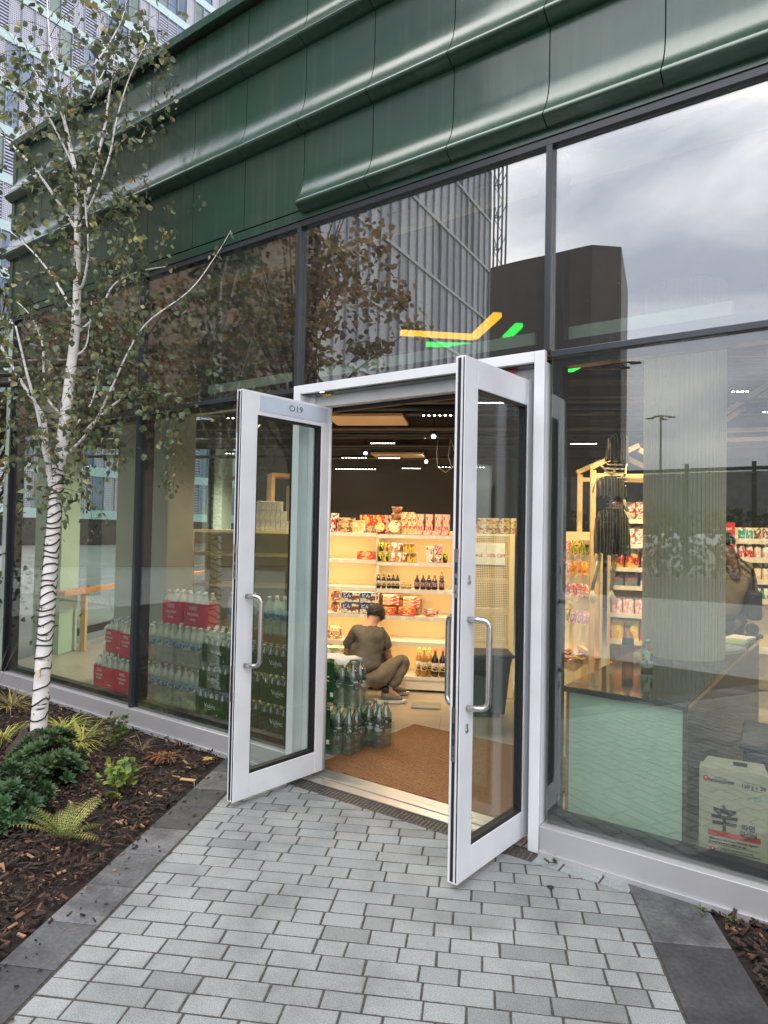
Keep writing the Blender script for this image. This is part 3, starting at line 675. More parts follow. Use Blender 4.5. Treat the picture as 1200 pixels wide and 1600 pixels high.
# plush mascot-like toy left out: plain white gift pile beside the red packs
gp = thing('gift_basket', 'small pile of white and red wrapped gifts left of the red water packs', 'gifts', (-6.33, .78, 0))
MB().box(-.12, 0, 0, .12, .2, .30).build('box', printmat('gift_print', (.6, .5, .35), [(.4, .1, .08), (.7, .65, .55)], 6, 2), gp)
MB().box(-.10, .01, .301, .10, .18, .46).build('box', printmat('gift_print_dark', (.15, .1, .07), [(.4, .1, .08), (.5, .45, .35)], 7, 5), gp)
m = MB()
for (x, z, r) in ((-.05, .51, .06), (.05, .53, .055), (0, .49, .05), (-.08, .36, .05)): m.lathe([(r*math.sin(PI*t/8), r-r*math.cos(PI*t/8)) for t in range(1, 8)], 10, (x, .03, z-r))
m.build('white_wrap', 'paper', gp)

# ================================================================ REAR SHELVING
SH = thing('shelving_unit', 'cream wall shelving with five lit shelves behind the crouching man', 'shelving', tuple(SO), GA)
LV = {0: [.475, .745, 1.015, 1.29, 1.563], 1: [.485, .737, 1.003, 1.275, 1.55]}
for b_, (s0, s1) in enumerate(((-1.38, -.548), (-.542, .385))):
    MB().box(s0, .40, .12, s1, .42, 1.60).build('back_panel', 'cream', SH)
    MB().box(s0, .0, .02, s1, .40, .135).build('plinth', 'creamw', SH, bevel=.003)
    MB().box(s0, -.012, .118, s1, -.0005, .15).build('price_rail', 'creamw', SH)
    for z in LV[b_]:
        sf = MB().box(s0+.004, .02, z-.022, s1-.004, .398, z).build('shelf', 'creamw', SH)
        MB().box(s0+.004, .0, z-.032, s1-.004, .0195, z+.004).build('price_rail', 'creamw', sf)
        x = s0+.1
        while x < s1-.08:
            if z > .6 and random.random() < .8: MB().box(x, -.002, z-.03, x+.045, -.0003, z+.002).build('price_tag', 'paper', sf)
            x += random.uniform(.09, .2)
for s in (-1.385, -.545, .39): MB().box(s-.003 if s != .39 else s, .0, .0, s+.003 if s != .39 else s+.02, .44, 1.62).build('side_panel' if s != -.545 else 'upright', 'creamw', SH)
def XS(X): return -1.03+(X-85)/985*1.18       # shelf metres from the measured width of the front
def prod(proto, s, z, d=.05, rz=0, label='', group=None):
    p = S2W(s, d, z); proto['n'] = proto.get('n', 0)+1
    if proto['n'] == 1: proto.location = p; proto.rotation_euler.z = GA+rz; tag(proto, label, None, group); return proto
    return dup(proto, tuple(p), GA+rz, label, group)
def pbox(name, cat, w, d, h, mt, word=None, wm='wink', wsz=None):
    o = MB().box(-w/2, 0, 0, w/2, d, h).build(name, mt, bevel=.003); o['category'] = cat
    if word: text(word, wsz or h*.35, wm, o, (0, -.002, h*.55), (R(90), 0, 0), ext=.0003)
    return o
def ppouch(name, cat, w, h, th, mt):
    m = MB(); nx, nz_ = 7, 8
    for s_ in (-1, 1):
        o = len(m.v)
        for j in range(nz_+1):
            for i in range(nx+1):
                u, v = i/nx, j/nz_; b = (math.sin(PI*u)*math.sin(PI*min(1, v*1.08)))**.5*th/2 if 0 < v < 1 else 0
                if v < .05: b = th/2*.8*math.sin(PI*u)**.5
                m.v.append(((u-.5)*w*(1-.05*math.sin(PI*v)), th/2+s_*b, v*h))
        for j in range(nz_):
            for i in range(nx):
                a = o+j*(nx+1)+i; f = (a, a+1, a+nx+2, a+nx+1); m.f.append(f if s_ < 0 else f[::-1]); m.m.append(0); m.c.append(None); m.sm.append(True)
    o = m.build(name, mt); o['category'] = cat; return o
def pcan(name, cat, r, h, mt):
    o = MB().lathe([(r*.92, 0), (r, .006), (r, h-.008), (r*.9, h)], 16).build(name, mt); o['category'] = cat
    MB().lathe([(r*.86, h+.0005), (r*.86, h+.002)], 14).build('lid', 'steel', o); return o
def pbot(name, cat, r, h, liq, cap, lab):
    o = MB().lathe([(r*.9, 0), (r, .01), (r, h*.6), (r*.55, h*.78), (r*.36, h*.82), (r*.36, h*.9)], 12).build(name, liq); o['category'] = cat
    MB().lathe([(r*.42, h*.895), (r*.42, h)], 12).build('cap', cap, o); MB().lathe([(r*1.02, h*.2), (r*1.02, h*.52)], 14, cap=False).build('bottle_label', lab, o); return o
Y_ = (.75, .5, .03); PKc = (.75, .35, .35); RD = (.6, .03, .03); WH = (.8, .78, .72); BR = (.2, .08, .03); GN = (.12, .35, .05); BL = (.03, .05, .3); OR = (.75, .2, .04); BK = (.02, .02, .02)
pm_pink = printmat('pink_pack_print', (.78, .42, .38), [(.8, .55, .45), RD, (.85, .75, .5)], 7, 1)
pm_yel = printmat('yellow_pack_print', (.80, .60, .28), [(.8, .35, .2), RD, (.85, .75, .5)], 7, 2)
pm_red = printmat('red_pack_print', RD, [(.7, .06, .05), (.7, .5, .1)], 6, 3)
pm_dred = printmat('dark_red_pack_print', (.18, .02, .03), [(.4, .05, .05), (.6, .4, .3)], 6, 4)
pm_brn = printmat('brown_pack_print', BR, [(.5, .35, .1), (.6, .5, .3)], 7, 5)
pm_pur = printmat('purple_yellow_print', (.75, .5, .1), [(.3, .15, .4), (.8, .7, .5)], 5, 6)
pm_pat = printmat('black_white_print', WH, [BK, RD], 9, 7)
T1 = 1.556
def row(proto, ss, z, d, fmt, group=None, jit=.03):
    for i, s in enumerate(ss): prod(proto, s, z, d, random.uniform(-jit, jit), fmt.format(ORD[i], i+1), group)
TOP = 'on the top shelf'
prod(ppouch('snack_pouch', 'snack', .09, .20, .05, pm_pat), XS(115), T1+.006, .04, 0, 'black and white patterned pouch '+TOP+' beside the door jamb')
prod(pbox('snack_box', 'box', .16, .1, .155, pm_brn), XS(220), T1+.006, .04, 0, 'brown snack box with yellow lettering '+TOP)
prod(pbox('snack_box', 'box', .13, .04, .13, pm_pur), XS(333), T1+.006, .03, .2, 'yellow and purple snack box leaning '+TOP)
prod(pbox('biscuit_box', 'box', .13, .1, .19, pm_red), XS(375), T1+.006, .16, 0, 'plain red biscuit box '+TOP+', left of its pair')
prod(pbox('biscuit_box', 'box', .12, .1, .19, pm_red), XS(482), T1+.006, .16, 0, 'red biscuit box '+TOP+', right of its pair')
prod(pbox('biscuit_box', 'box', .09, .1, .19, pm_dred), XS(570), T1+.006, .16, 0, 'dark red biscuit box '+TOP+' behind the stacked tubs')
prod(pbox('snack_box', 'box', .10, .05, .075, pm_brn), XS(430), T1+.006, .05, 0, 'small dark brown box '+TOP+' in front of the red boxes')
def ptub(r, h, mt): o = MB().lathe([(r*.8, 0), (r*.97, .006), (r, h)], 18).build('round_snack_tub', mt); o['category'] = 'tub'; return o
bw = ptub(.052, .035, pm_red); bw.rotation_euler.x = R(70); prod(bw, XS(512), T1+.06, .05, 0, 'round red snack tub standing on edge '+TOP)
bw = ptub(.062, .04, pm_yel); bw.rotation_euler.x = R(75); prod(bw, XS(640), T1+.07, .03, 0, 'round yellow and red snack tub standing on edge '+TOP)
prod(pbox('sauce_sachet_box', 'box', .08, .05, .07, pm_dred), XS(588), T1+.006, .03, .2, 'small dark red sachet box tilted '+TOP)
tubm = printmat('cream_tub_print', (.75, .65, .45), [BR, (.8, .3, .1)], 4, 8)
tub = MB().lathe([(.045, 0), (.052, .055), (.058, .056), (.058, .068)], 18).build('sauce_tub', tubm); tub['category'] = 'tub'
for i in range(3): prod(tub, XS(645), T1+.075+.07*i, .14, 0, '%s tub of the small stack of cream tubs on the top shelf' % ('bottom', 'middle', 'top')[i])
by_ = ppouch('noodle_bag', 'bag', .072, .20, .05, pm_yel); bp_ = ppouch('noodle_bag', 'bag', .078, .205, .05, pm_pink)
row(by_, [XS(x) for x in (712, 762, 800)], T1+.006, .05, '{0} yellow and orange noodle bag from the stacked tubs on the top shelf')
row(bp_, [XS(x) for x in (850, 925, 1003, 1068)], T1+.006, .05, '{0} pink noodle bag from the yellow ones on the top shelf')
by2 = ppouch('noodle_bag', 'bag', .072, .20, .05, pm_yel)
row(by2, [XS(x) for x in (715, 775)], T1+.03, .12, '{0} yellow noodle bag in the back row behind the front bags')
# second shelf
T2 = 1.279
prod(pbox('biscuit_box', 'box', .18, .1, .085, pm_red, 'Pepp', 'wink', .04), XS(395), 1.297, .03, 0, 'long red biscuit box on the second shelf left of the drink cans')
cy, co, cb_, cg = [pcan('drink_can', 'can', .026, .085, m_) for m_ in (printmat('yellow_can', Y_, [(.8, .65, .1), BR], 3, 1), printmat('orange_can', OR, [(.75, .3, .1), WH], 3, 2), printmat('brown_can', BR, [(.3, .2, .1), WH], 3, 3), printmat('lime_can', (.5, .6, .05), [Y_, BK], 3, 4))]
rs = MB().box(-.2, 0, .096, .2, .12, .10).box(-.2, .0, 0, -.196, .12, .0955).box(.196, 0, 0, .2, .12, .0955).build('acrylic_riser', 'creamw'); rs['category'] = 'riser'; prod(rs, XS(655), T2+.002, .04, 0, 'thin white riser carrying the upper row of drink cans')
for i, (x, c) in enumerate(zip((522, 578, 632, 686, 737, 787), (cg, cy, co, cb_, cy, cy))): prod(c, XS(x), T2+.104, .07, i, '%s drink can from the left in the upper row on the riser' % ORD[i])
for i, (x, c) in enumerate(zip((512, 566, 627, 680, 728, 765, 802), (cg, cg, co, co, cb_, cy, cy))): prod(c, XS(x), T2+.004, .06, i*.8, '%s drink can from the left in the lower row under the riser' % ORD[i])
row(pbox('drink_carton', 'carton', .075, .06, .16, printmat('white_carton', WH, [BK, (.8, .6, .5)], 7, 9)), [XS(938)], T2+.004, .04, 'white and black drink carton at the right of the second shelf')
row(pbox('drink_carton', 'carton', .08, .06, .18, printmat('pink_carton', (.8, .35, .33), [WH, BK], 7, 3)), [XS(1010)], T2+.004, .04, 'taller pink drink carton at the right of the second shelf')
row(pcan('drink_can', 'can', .028, .10, cg.data.materials[0]), [XS(1062)], T2+.004, .05, 'tall green can at the right end of the second shelf')
# third shelf
T3 = 1.007; soyl = mat('dark_soy_sauce', (.015, .008, .005), .12, coat=1); oill = mat('golden_oil', (.35, .17, .02), .12, coat=1)
goldc = mat('gold_cap', (.6, .45, .12), .3, .6); redc = mat('red_cap', (.6, .05, .04), .35); yelc = mat('yellow_cap', (.8, .6, .05), .4)
lw = printmat('white_label', WH, [BK, (.6, .5, .3)], 3, 11); lp = printmat('purple_label', (.12, .08, .16), [RD, WH], 4, 12)
row(pbot('sauce_bottle', 'bottle', .022, .15, soyl, goldc, lw), [XS(x) for x in (508, 552, 595, 632, 668)], T3+.003, .05, '{0} gold capped sauce bottle from the left on the third shelf')
row(pbot('sauce_jar', 'jar', .028, .07, oill, goldc, lw), [XS(x) for x in (718, 764)], T3+.003, .05, '{0} small spice jar from the left on the third shelf')
row(pbot('drink_bottle', 'bottle', .028, .145, soyl, redc, lp), [XS(x) for x in (833, 884, 932, 980, 1040)], T3+.003, .05, '{0} dark berry drink bottle from the left on the third shelf')
row(pbot('drink_bottle', 'bottle', .024, .19, soyl, goldc, lp), [XS(1035)], T3+.003, .14, 'tallest dark bottle at the right end of the third shelf')
# fourth shelf
T4 = .741; nb = printmat('blue_noodle_box', WH, [(.65, .62, .58), BR], 6, 13)
for i, (x, z) in enumerate(((268, 0), (428, 0), (272, .11), (432, .11))):
    o = MB().box(-.09, 0, 0, .09, .12, .102).build('noodle_box', nb, bevel=.003); o['category'] = 'box'
    MB().box(-.09, -.0025, .045, .02, -.001, .1025).build('blue_band', 'blue', o); text('どん', .045, 'wink', o, (-.035, -.004, .07), (R(90), 0, 0), bold=.001)
    prod(o, XS(x), .75+z, .03, random.uniform(-.03, .03), '%s white noodle box with blue band and brush lettering, fourth shelf' % ('lower left', 'lower right', 'upper left', 'upper right')[i])
for i in range(2):
    o = MB().lathe([(.03, 0), (.055, .03), (.056, .034)], 20).build('curry_bowl', printmat('curry_bowl_print%d' % i, (.28, .06, .03), [(.5, .2, .08), (.7, .6, .4)], 4, 3+i)); o['category'] = 'bowl'; o.rotation_euler.x = R(68)
    prod(o, XS(152), .80+.105*i, .04, 0, '%s round curry bowl pack at the left of the fourth shelf' % ('lower', 'upper')[i])
rb = pbox('noodle_box', 'box', .165, .12, .075, pm_red, 'どん', 'wink', .045); ob = pbox('noodle_box', 'box', .16, .12, .034, printmat('orange_white_box', (.75, .35, .2), [WH, RD], 6, 21))
row(rb, [XS(588), XS(755)], T4+.004, .03, '{0} red noodle box with white brush lettering at the front of the fourth shelf')
for i, (x, z) in enumerate(((590, .10), (590, .136), (590, .172), (765, .085), (765, .121), (765, .157))): prod(ob, XS(x+20), T4+z, .08, random.uniform(-.05, .05), '%s orange and white flat box of the %s pile on the fourth shelf' % (('lowest', 'middle', 'topmost')[i % 3], ('left', 'right')[i//3]))
prod(pbox('cardboard_tray', 'box', .30, .2, .14, mat('kraft_board', (.4, .24, .11), .8)), XS(730), T4+.004, .16, 0, 'brown cardboard tray behind the red noodle boxes')
pk = ppouch('meat_pouch', 'pouch', .15, .07, .05, pm_dred); prod(pk, XS(955), T4+.004, .05, 0, 'flat dark red pouch at the right of the fourth shelf')
# fifth shelf, base
prod(ppouch('noodle_bag', 'bag', .16, .13, .07, printmat('clear_noodle_print', (.6, .42, .2), [(.8, .75, .6), BR], 10, 2)), XS(130), .479, .05, 0, 'bag of dried noodles alone on the fifth shelf at the left')
for i, x in enumerate((858, 905, 945)): prod(pbot('oil_bottle', 'bottle', .034, .27, oill, yelc, lw) if i == 0 else bpy.data.objects['oil_bottle'], XS(x), .152, .05+(.05 if i % 2 == 0 else 0), 0, '%s yellow capped oil bottle from the left on the base shelf' % ORD[i])
for i, x in enumerate((995, 1060)): prod(pbot('soy_bottle', 'bottle', .037, .26, soyl, redc, lw) if i == 0 else bpy.data.objects['soy_bottle'], XS(x), .152, .06, 0, '%s soy sauce bottle with red cap on the base shelf' % ('left', 'right')[i])
prod(pbox('noodle_carton', 'box', .22, .2, .26, printmat('pale_yellow_carton', (.75, .68, .48), [WH, (.3, .4, .2)], 7, 5)), XS(130), .14, .02, 0, 'pale yellow carton on the base shelf left of the man')
# floor clutter beside the man
tag(MB().box(-.13, -.1, 0, .13, .1, .012).build('flattened_carton', mat('grey_card', (.3, .28, .24), .8), None, (-3.27, 2.02, 0), .5), 'flattened grey carton piece on the floor by his shoe', 'cardboard')

# mesh display unit left of the shelving
MU = thing('mesh_display_unit', 'yellow metal display unit with wire mesh panels seen through the left door glass', 'display unit', tuple(SO), GA)
s0, s1 = -2.5, -1.40
for z in (.10, .55, .98, 1.30, 1.54): MB().box(s0, .0, z, s1, .4, z+.03).build('rail', 'cream', MU)
for s in (s0, s1-.03): MB().box(s, -.02, 0, s+.03, -.001, 1.57).build('post', 'cream', MU)
g = MB(); x = s0+.03
while x < s1-.03: g.box(x, -.004, .05, x+.0035, .0, 1.54); x += .016
z = .06
while z < 1.54: g.box(s0, -.008, z, s1, -.0045, z+.0035); z += .016
g.build('wire_mesh', mat('mesh_wire', (.35, .28, .13), .5, .4), MU)
MB().box(s0, .36, .1, s1, .38, 1.54).build('back_panel', mat('shaded_back', (.25, .2, .13), .7), MU)
bxm = printmat('pastel_box_print', (.55, .52, .62), [(.7, .66, .5), (.45, .6, .5), (.75, .6, .58)], 4, 31)
pb = pbox('tissue_box', 'box', .052, .06, .10, bxm); k = 0
for r_, (z, cnt, off) in enumerate(((1.572, 9, 0), (1.673, 7, .05), (1.774, 5, .12))):
    for i in range(cnt): prod(pb, -1.92+off+.055*i, z, .05, 0, '%s small pastel box from the left in the %s row on the mesh unit' % (ORD[i], ('lowest', 'middle', 'top')[r_]))
# perforated display on the right with price poster, behind the right leaf
PU = thing('perforated_display_unit', 'cream perforated display unit behind the right door glass', 'display unit', tuple(SO), GA)
s0, s1 = .40, .82
for s in (s0, s1-.05): MB().box(s, -.06, 0, s+.05, -.001, 1.585).build('post', 'cream', PU)
for z in (.12, .5, .8, 1.1, 1.35, 1.56): MB().box(s0+.051, -.045, z, s1-.051, .35, z+.02).build('shelf', 'creamw', PU)
g = MB(); x = s0+.05
while x < s1-.05: g.box(x, -.052, .12, x+.007, -.0495, 1.56); x += .017
z = .13
while z < 1.55: g.box(s0+.05, -.055, z, s1-.05, -.0525, z+.007); z += .017
g.build('perforated_panel', 'cream', PU)
po = MB().box(s0+.0, -.066, 1.28, s1-.09, -.063, 1.49).build('price_poster', 'paper', PU)
text('10% OFF', .05, 'red', po, (s0+.245, -.068, 1.37), (R(90), 0, 0)); text('SALE', .04, 'red', po, (s0+.07, -.068, 1.37), (R(90), 0, 0)); MB().box(s0+.145, -.0675, 1.30, s0+.147, -.0662, 1.47).build('line', 'ink', po)
tubp = printmat('orange_tub_print', (.7, .35, .25), [(.8, .7, .6), BR], 4, 41)
for i in range(5): prod(pbox('snack_box', 'box', .07, .06, .10, tubp) if i == 0 else sb_, .45+.085*i, 1.582, .0, 0, '%s snack box on top of the perforated display unit' % ORD[i]); sb_ = bpy.data.objects['snack_box'] if i == 0 else sb_
# dark bin
bn = thing('waste_bin', 'dark grey lidded plastic bin seen through the right door glass', 'bin', (-2.72, 2.12, 0), R(35))
m = MB(); vs = []
for z, w in ((.03, .15), (.45, .19), (.52, .205)): vs += [(-w, -w*.8, z), (w, -w*.8, z), (w, w*.8, z), (-w, w*.8, z)]
m.add(vs, [(0, 1, 5, 4), (1, 2, 6, 5), (2, 3, 7, 6), (3, 0, 4, 7), (4, 5, 9, 8), (5, 6, 10, 9), (6, 7, 11, 10), (7, 4, 8, 11), (3, 2, 1, 0), (8, 9, 10, 11)])
binm = mat('charcoal_plastic', (.03, .036, .036), .45); m.build('body', binm, bn, bevel=.012)
MB().box(-.22, -.18, .521, .22, .18, .55).build('lid', binm, bn, bevel=.01)
for x, y in ((-.1, -.08), (.1, -.08), (-.1, .08), (.1, .08)): MB().lathe([(.015, 0), (.015, .031)], 8, (x, y, 0)).build('wheel', 'rubber', bn)
# tall wooden frames on rear units
for i, (s, d, w, h) in enumerate(((-.70, 2.55, .42, .98), (-.30, 2.7, .2, .70), (-.62, 3.3, .15, .82))):
    fr = thing('display_arch', ('tallest', 'rightmost small', 'middle')[i]+' orange timber box frame rising behind the top shelf', 'frame', tuple(S2W(s-1.75+.0*i, d, 0)), GA+.5)
    z0, z1 = 1.2, 2.38-(0, .22, .12)[i]
    MB().box(0, 0, 0, .05, .35, z1).build('post', 'woodo', fr); MB().box(w, 0, 0, w+.05, .35, z1).build('post', 'woodo', fr); MB().box(.051, 0, z1-.05, w-.001, .35, z1).build('top_rail', 'woodo', fr)

# ================================================================ PEOPLE
def ensure_skin(me):
    import bmesh
    bm = bmesh.new(); bm.from_mesh(me); bm.verts.layers.skin.verify(); bm.to_mesh(me); bm.free()
def skin_mesh(name, pts, edges, mt, parent=None, sub=2, root=0):
    me = bpy.data.meshes.new(name); me.from_pydata([p[:3] for p in pts], edges, []); ensure_skin(me); me.materials.append(M[mt] if isinstance(mt, str) else mt)
    o = bpy.data.objects.new(name, me); col.objects.link(o); o.parent = parent
    sk = o.modifiers.new('skin', 'SKIN'); sk.use_smooth_shade = True; sv = me.skin_vertices[0].data
    for i, p in enumerate(pts):
        r = p[3]; sv[i].radius = r if isinstance(r, tuple) else (r, r); sv[i].use_root = (i == root)
    s = o.modifiers.new('sub', 'SUBSURF'); s.levels = sub; s.render_levels = sub
    return o
# crouching man; local axes: x to the picture's right, y away from the camera, z up
MA = R(35.6)
P1 = thing('person', 'man in grey brown t-shirt and khaki trousers crouching at the lit shelves, back turned', 'person', (-3.68, 1.83, 0), MA)
# joints
J = dict(pel=(-.09, .02, .25), wa=(-.12, .08, .36), ch=(-.12, .17, .50), sh=(-.11, .22, .635), nk=(-.075, .25, .70), hd0=(-.045, .28, .745), hd1=(-.02, .32, .81),
 sl=(-.26, .20, .60), el=(-.31, .26, .39), wl=(-.20, .46, .33), hl=(-.14, .52, .33),
 sr=(.03, .22, .60), er=(.09, .28, .385), wr=(.10, .46, .30), hr=(.10, .53, .29),
 hipl=(-.13, .10, .23), kl=(.05, .44, .44), al=(.12, .30, .10), fl=(.26, .36, .04),
 hipr=(-.02, .0, .24), kr=(.245, .10, .40), ar=(.10, .0, .12), fr=(.20, .02, .04))
def PT(k, r): return J[k]+(r,)
names = ['pel', 'wa', 'ch', 'sh', 'nk', 'hd0', 'hd1', 'sl', 'el', 'wl', 'hl', 'sr', 'er', 'wr', 'hr', 'hipl', 'kl', 'al', 'fl', 'hipr', 'kr', 'ar', 'fr']
rad = [.10, .10, .115, .08, .05, .072, .075, .05, .042, .028, .025, .05, .042, .028, .025, .07, .05, .034, .028, .07, .05, .034, .028]
ix = {n: i for i, n in enumerate(names)}
edg = [('pel', 'wa'), ('wa', 'ch'), ('ch', 'sh'), ('sh', 'nk'), ('nk', 'hd0'), ('hd0', 'hd1'), ('sh', 'sl'), ('sl', 'el'), ('el', 'wl'), ('wl', 'hl'), ('sh', 'sr'), ('sr', 'er'), ('er', 'wr'), ('wr', 'hr'), ('pel', 'hipl'), ('hipl', 'kl'), ('kl', 'al'), ('al', 'fl'), ('pel', 'hipr'), ('hipr', 'kr'), ('kr', 'ar'), ('ar', 'fr')]
pts = [PT(n, r) for n, r in zip(names, rad)]; ee = [(ix[a], ix[b]) for a, b in edg]
# fingers
for hk, wk in (('hl', 'wl'), ('hr', 'wr')):
    h = Vector(J[hk]); d = (h-Vector(J[wk])).normalized(); sd_ = d.cross(Vector((0, 0, 1))).normalized()
    for q in range(5):
        off = sd_*(-.024+.014*q); a = h+off+d*.035; b = a+d*(.03 if q != 4 else .015)-Vector((0, 0, .012)); c = b+d*.014-Vector((0, 0, .02))
        k = len(pts); pts += [tuple(a)+(.009,), tuple(b)+(.008,), tuple(c)+(.007,)]; ee += [(ix[hk], k), (k, k+1), (k+1, k+2)]
skin_mesh('body', pts, ee, 'skin', P1)
shirtm = mat('grey_brown_cotton', (.098, .092, .083), .9, 0, .25, 9, 1., 11); trm = mat('khaki_cotton', (.15, .13, .10), .9, 0, .2, 9, 1., 13)
S_ = [(-.09, .02, .225, .158), (-.125, .065, .34, .152), (-.13, .13, .45, .15), (-.12, .19, .56, .138), (-.105, .225, .64, .10), (-.088, .243, .672, .068), (-.235, .195, .615, .066), (-.28, .222, .51, .062), (-.298, .24, .455, .064), (.02, .215, .61, .066), (.067, .232, .51, .060), (.082, .248, .455, .063)]
skin_mesh('t_shirt', S_, [(0, 1), (1, 2), (2, 3), (3, 4), (4, 5), (3, 6), (6, 7), (7, 8), (3, 9), (9, 10), (10, 11)], shirtm, P1)
T_ = [(-.08, .02, .215, .125), (-.09, .02, .28, .12), (.0, .0, .225, .125), (.11, .04, .30, .100), (.235, .09, .395, .078), (.24, .08, .36, .075), (.17, .035, .23, .065), (.11, .0, .13, .058), (-.12, .12, .225, .10), (-.03, .3, .34, .08), (.06, .45, .43, .074), (.09, .38, .27, .064), (.125, .30, .13, .058)]
skin_mesh('trousers', T_, [(0, 1), (0, 2), (2, 3), (3, 4), (4, 5), (5, 6), (6, 7), (0, 8), (8, 9), (9, 10), (10, 11), (11, 12)], trm, P1)
for nm_ in ('t_shirt', 'trousers'):
    o_ = bpy.data.objects[nm_]; tx_ = bpy.data.textures.new(nm_+'_folds', 'CLOUDS'); tx_.noise_scale = .07; tx_.noise_depth = 2; dm = o_.modifiers.new('folds', 'DISPLACE'); dm.texture = tx_; dm.strength = .035; dm.mid_level = .5
    o_.modifiers['sub'].levels = o_.modifiers['sub'].render_levels = 3
shoem = mat('grey_shoe_knit', (.17, .155, .13), .8, 0, .1, 20, .3, 80); solem = mat('shoe_sole', (.55, .53, .48), .6)
for nm, ox, oy, a_ in (('r', .07, .0, .10), ('l', .12, .29, .35)):
    c, s = math.cos(a_), math.sin(a_)
    def L_(x, y, z): return (ox+x*c-y*s, oy+x*s+y*c, z)
    pz = .03 if nm == 'r' else .02
    sh_ = skin_mesh('shoe', [L_(-.045, 0, .075)+(.045,), L_(.02, 0, .065)+(.046,), L_(.10, 0, .048)+((.042, .032),), L_(.165, 0, .036)+((.036, .022),)], [(0, 1), (1, 2), (2, 3)], shoem, P1)
    so = MB(); ol = [(-.085, -.03), (-.06, -.04), (.03, -.035), (.12, -.045), (.18, -.03), (.205, 0), (.18, .03), (.12, .042), (.03, .033), (-.06, .038), (-.085, .028)]
    so.prism([L_(x, y, 0)[:2] for x, y in ol], .001, .030, 'z'); so.build('shoe_sole', solem, P1, bevel=.006)
    skin_mesh('sock', [L_(-.005, 0, .08)+(.040,), L_(.01, 0, .165)+(.046,)], [(0, 1)], 'ink', P1, 1)
# hair: cap shell over the back and top of the head
def ellipsoid(c, rx, ry, rz_, nu=20, nv=14, cut=None, noise=0):
    m = MB(); 
    for j in range(nv+1):
        for i in range(nu):
            th, ph = PI*j/nv, 2*PI*i/nu; k = 1+noise*random.uniform(-1, 1)
            p = [rx*math.sin(th)*math.cos(ph)*k, ry*math.sin(th)*math.sin(ph)*k, rz_*math.cos(th)*k]; m.v.append((c[0]+p[0], c[1]+p[1], c[2]+p[2]))
    for j in range(nv):
        for i in range(nu):
            a = j*nu+i; b = j*nu+(i+1) % nu
            if cut and cut(Vector(m.v[a]), Vector(m.v[b+nu])): continue
            m.f.append((a, b, b+nu, a+nu)[::-1]); m.m.append(0); m.c.append(None); m.sm.append(True)
    return m
hc = Vector((-.03, .305, .785))
o = ellipsoid((0, 0, 0), .088, .105, .093, 26, 18, cut=lambda a, b: (a.z < -.045+.0*a.x and a.y < 0) or (a.y > .03 and a.z < .03) or a.z < -.07, noise=.03).build('hair', 'hair', P1, loc=tuple(hc)); o.rotation_euler = (R(-28), 0, R(-25))
o.modifiers.new('s', 'SOLIDIFY').thickness = .012
ss_ = o.modifiers.new('sub', 'SUBSURF'); ss_.levels = ss_.render_levels = 2; th_ = bpy.data.textures.new('hair_tufts', 'CLOUDS'); th_.noise_scale = .018; dh = o.modifiers.new('tufts', 'DISPLACE'); dh.texture = th_; dh.strength = .016
for sx in (-1, 1): ellipsoid((0, 0, 0), .009, .018, .03, 10, 8).build('ear', 'skin', P1, loc=(hc.x+sx*.082, hc.y+.01+(-.02*sx), hc.z-.03))
ellipsoid((0, 0, 0), .012, .02, .018, 8, 6).build('nose', 'skin', P1, loc=(hc.x+.045, hc.y+.085, hc.z-.05))
# shopper behind the fluted column (seen from behind)
P2 = thing('person', 'shopper with long brown hair, dark cap and olive coat standing beyond the fluted column', 'person', (-1.08, 3.62, 0), R(20))
zs = 1
pts = [(0, 0, .92, .15), (0, 0, 1.1, .14), (0, 0, 1.28, .15), (0, 0, 1.36, .09), (0, .01, 1.42, .05), (0, .015, 1.50, .085), (0, .02, 1.56, .08), (-.19, 0, 1.3, .055), (-.23, .05, 1.05, .045), (-.18, .22, .95, .03), (.19, 0, 1.3, .055), (.23, .05, 1.05, .045), (.18, .22, .95, .03), (-.09, 0, .85, .1), (-.1, 0, .48, .065), (-.1, 0, .09, .045), (-.1, .1, .04, .04), (.09, 0, .85, .1), (.1, 0, .48, .065), (.1, 0, .09, .045), (.1, .1, .04, .04)]
ed2 = [(0, 1), (1, 2), (2, 3), (3, 4), (4, 5), (5, 6), (2, 7), (7, 8), (8, 9), (2, 10), (10, 11), (11, 12), (0, 13), (13, 14), (14, 15), (15, 16), (0, 17), (17, 18), (18, 19), (19, 20)]
def hands(pts, ed, idxs):
    for hk, wk in idxs:
        h = Vector(pts[hk][:3]); d = (h-Vector(pts[wk][:3])).normalized(); sd_ = d.cross(Vector((0, 0, 1))).normalized()
        for q in range(5):
            a = h+sd_*(-.024+.014*q)+d*.04; b = a+d*(.03 if q < 4 else .012)-Vector((0, 0, .01)); k = len(pts)
            pts += [tuple(a)+(.009,), tuple(b)+(.008,), tuple(b+d*.012-Vector((0, 0, .02)))+(.007,)]; ed += [(hk, k), (k, k+1), (k+1, k+2)]
hands(pts, ed2, ((9, 8), (12, 11)))
skin_mesh('body', pts, ed2, 'skin', P2)
olive = mat('olive_fleece', (.17, .13, .075), .95, 0, .15, 5, .5, 20)
skin_mesh('hooded_coat', [(0, 0, .80, .19), (0, 0, 1.0, .18), (0, 0, 1.25, .185), (0, -.02, 1.36, .12), (0, -.05, 1.38, .11), (-.2, 0, 1.3, .085), (-.245, .04, 1.07, .075), (-.2, .18, .97, .055), (.2, 0, 1.3, .085), (.245, .04, 1.07, .075), (.2, .18, .97, .055)], [(0, 1), (1, 2), (2, 3), (3, 4), (2, 5), (5, 6), (6, 7), (2, 8), (8, 9), (9, 10)], olive, P2)
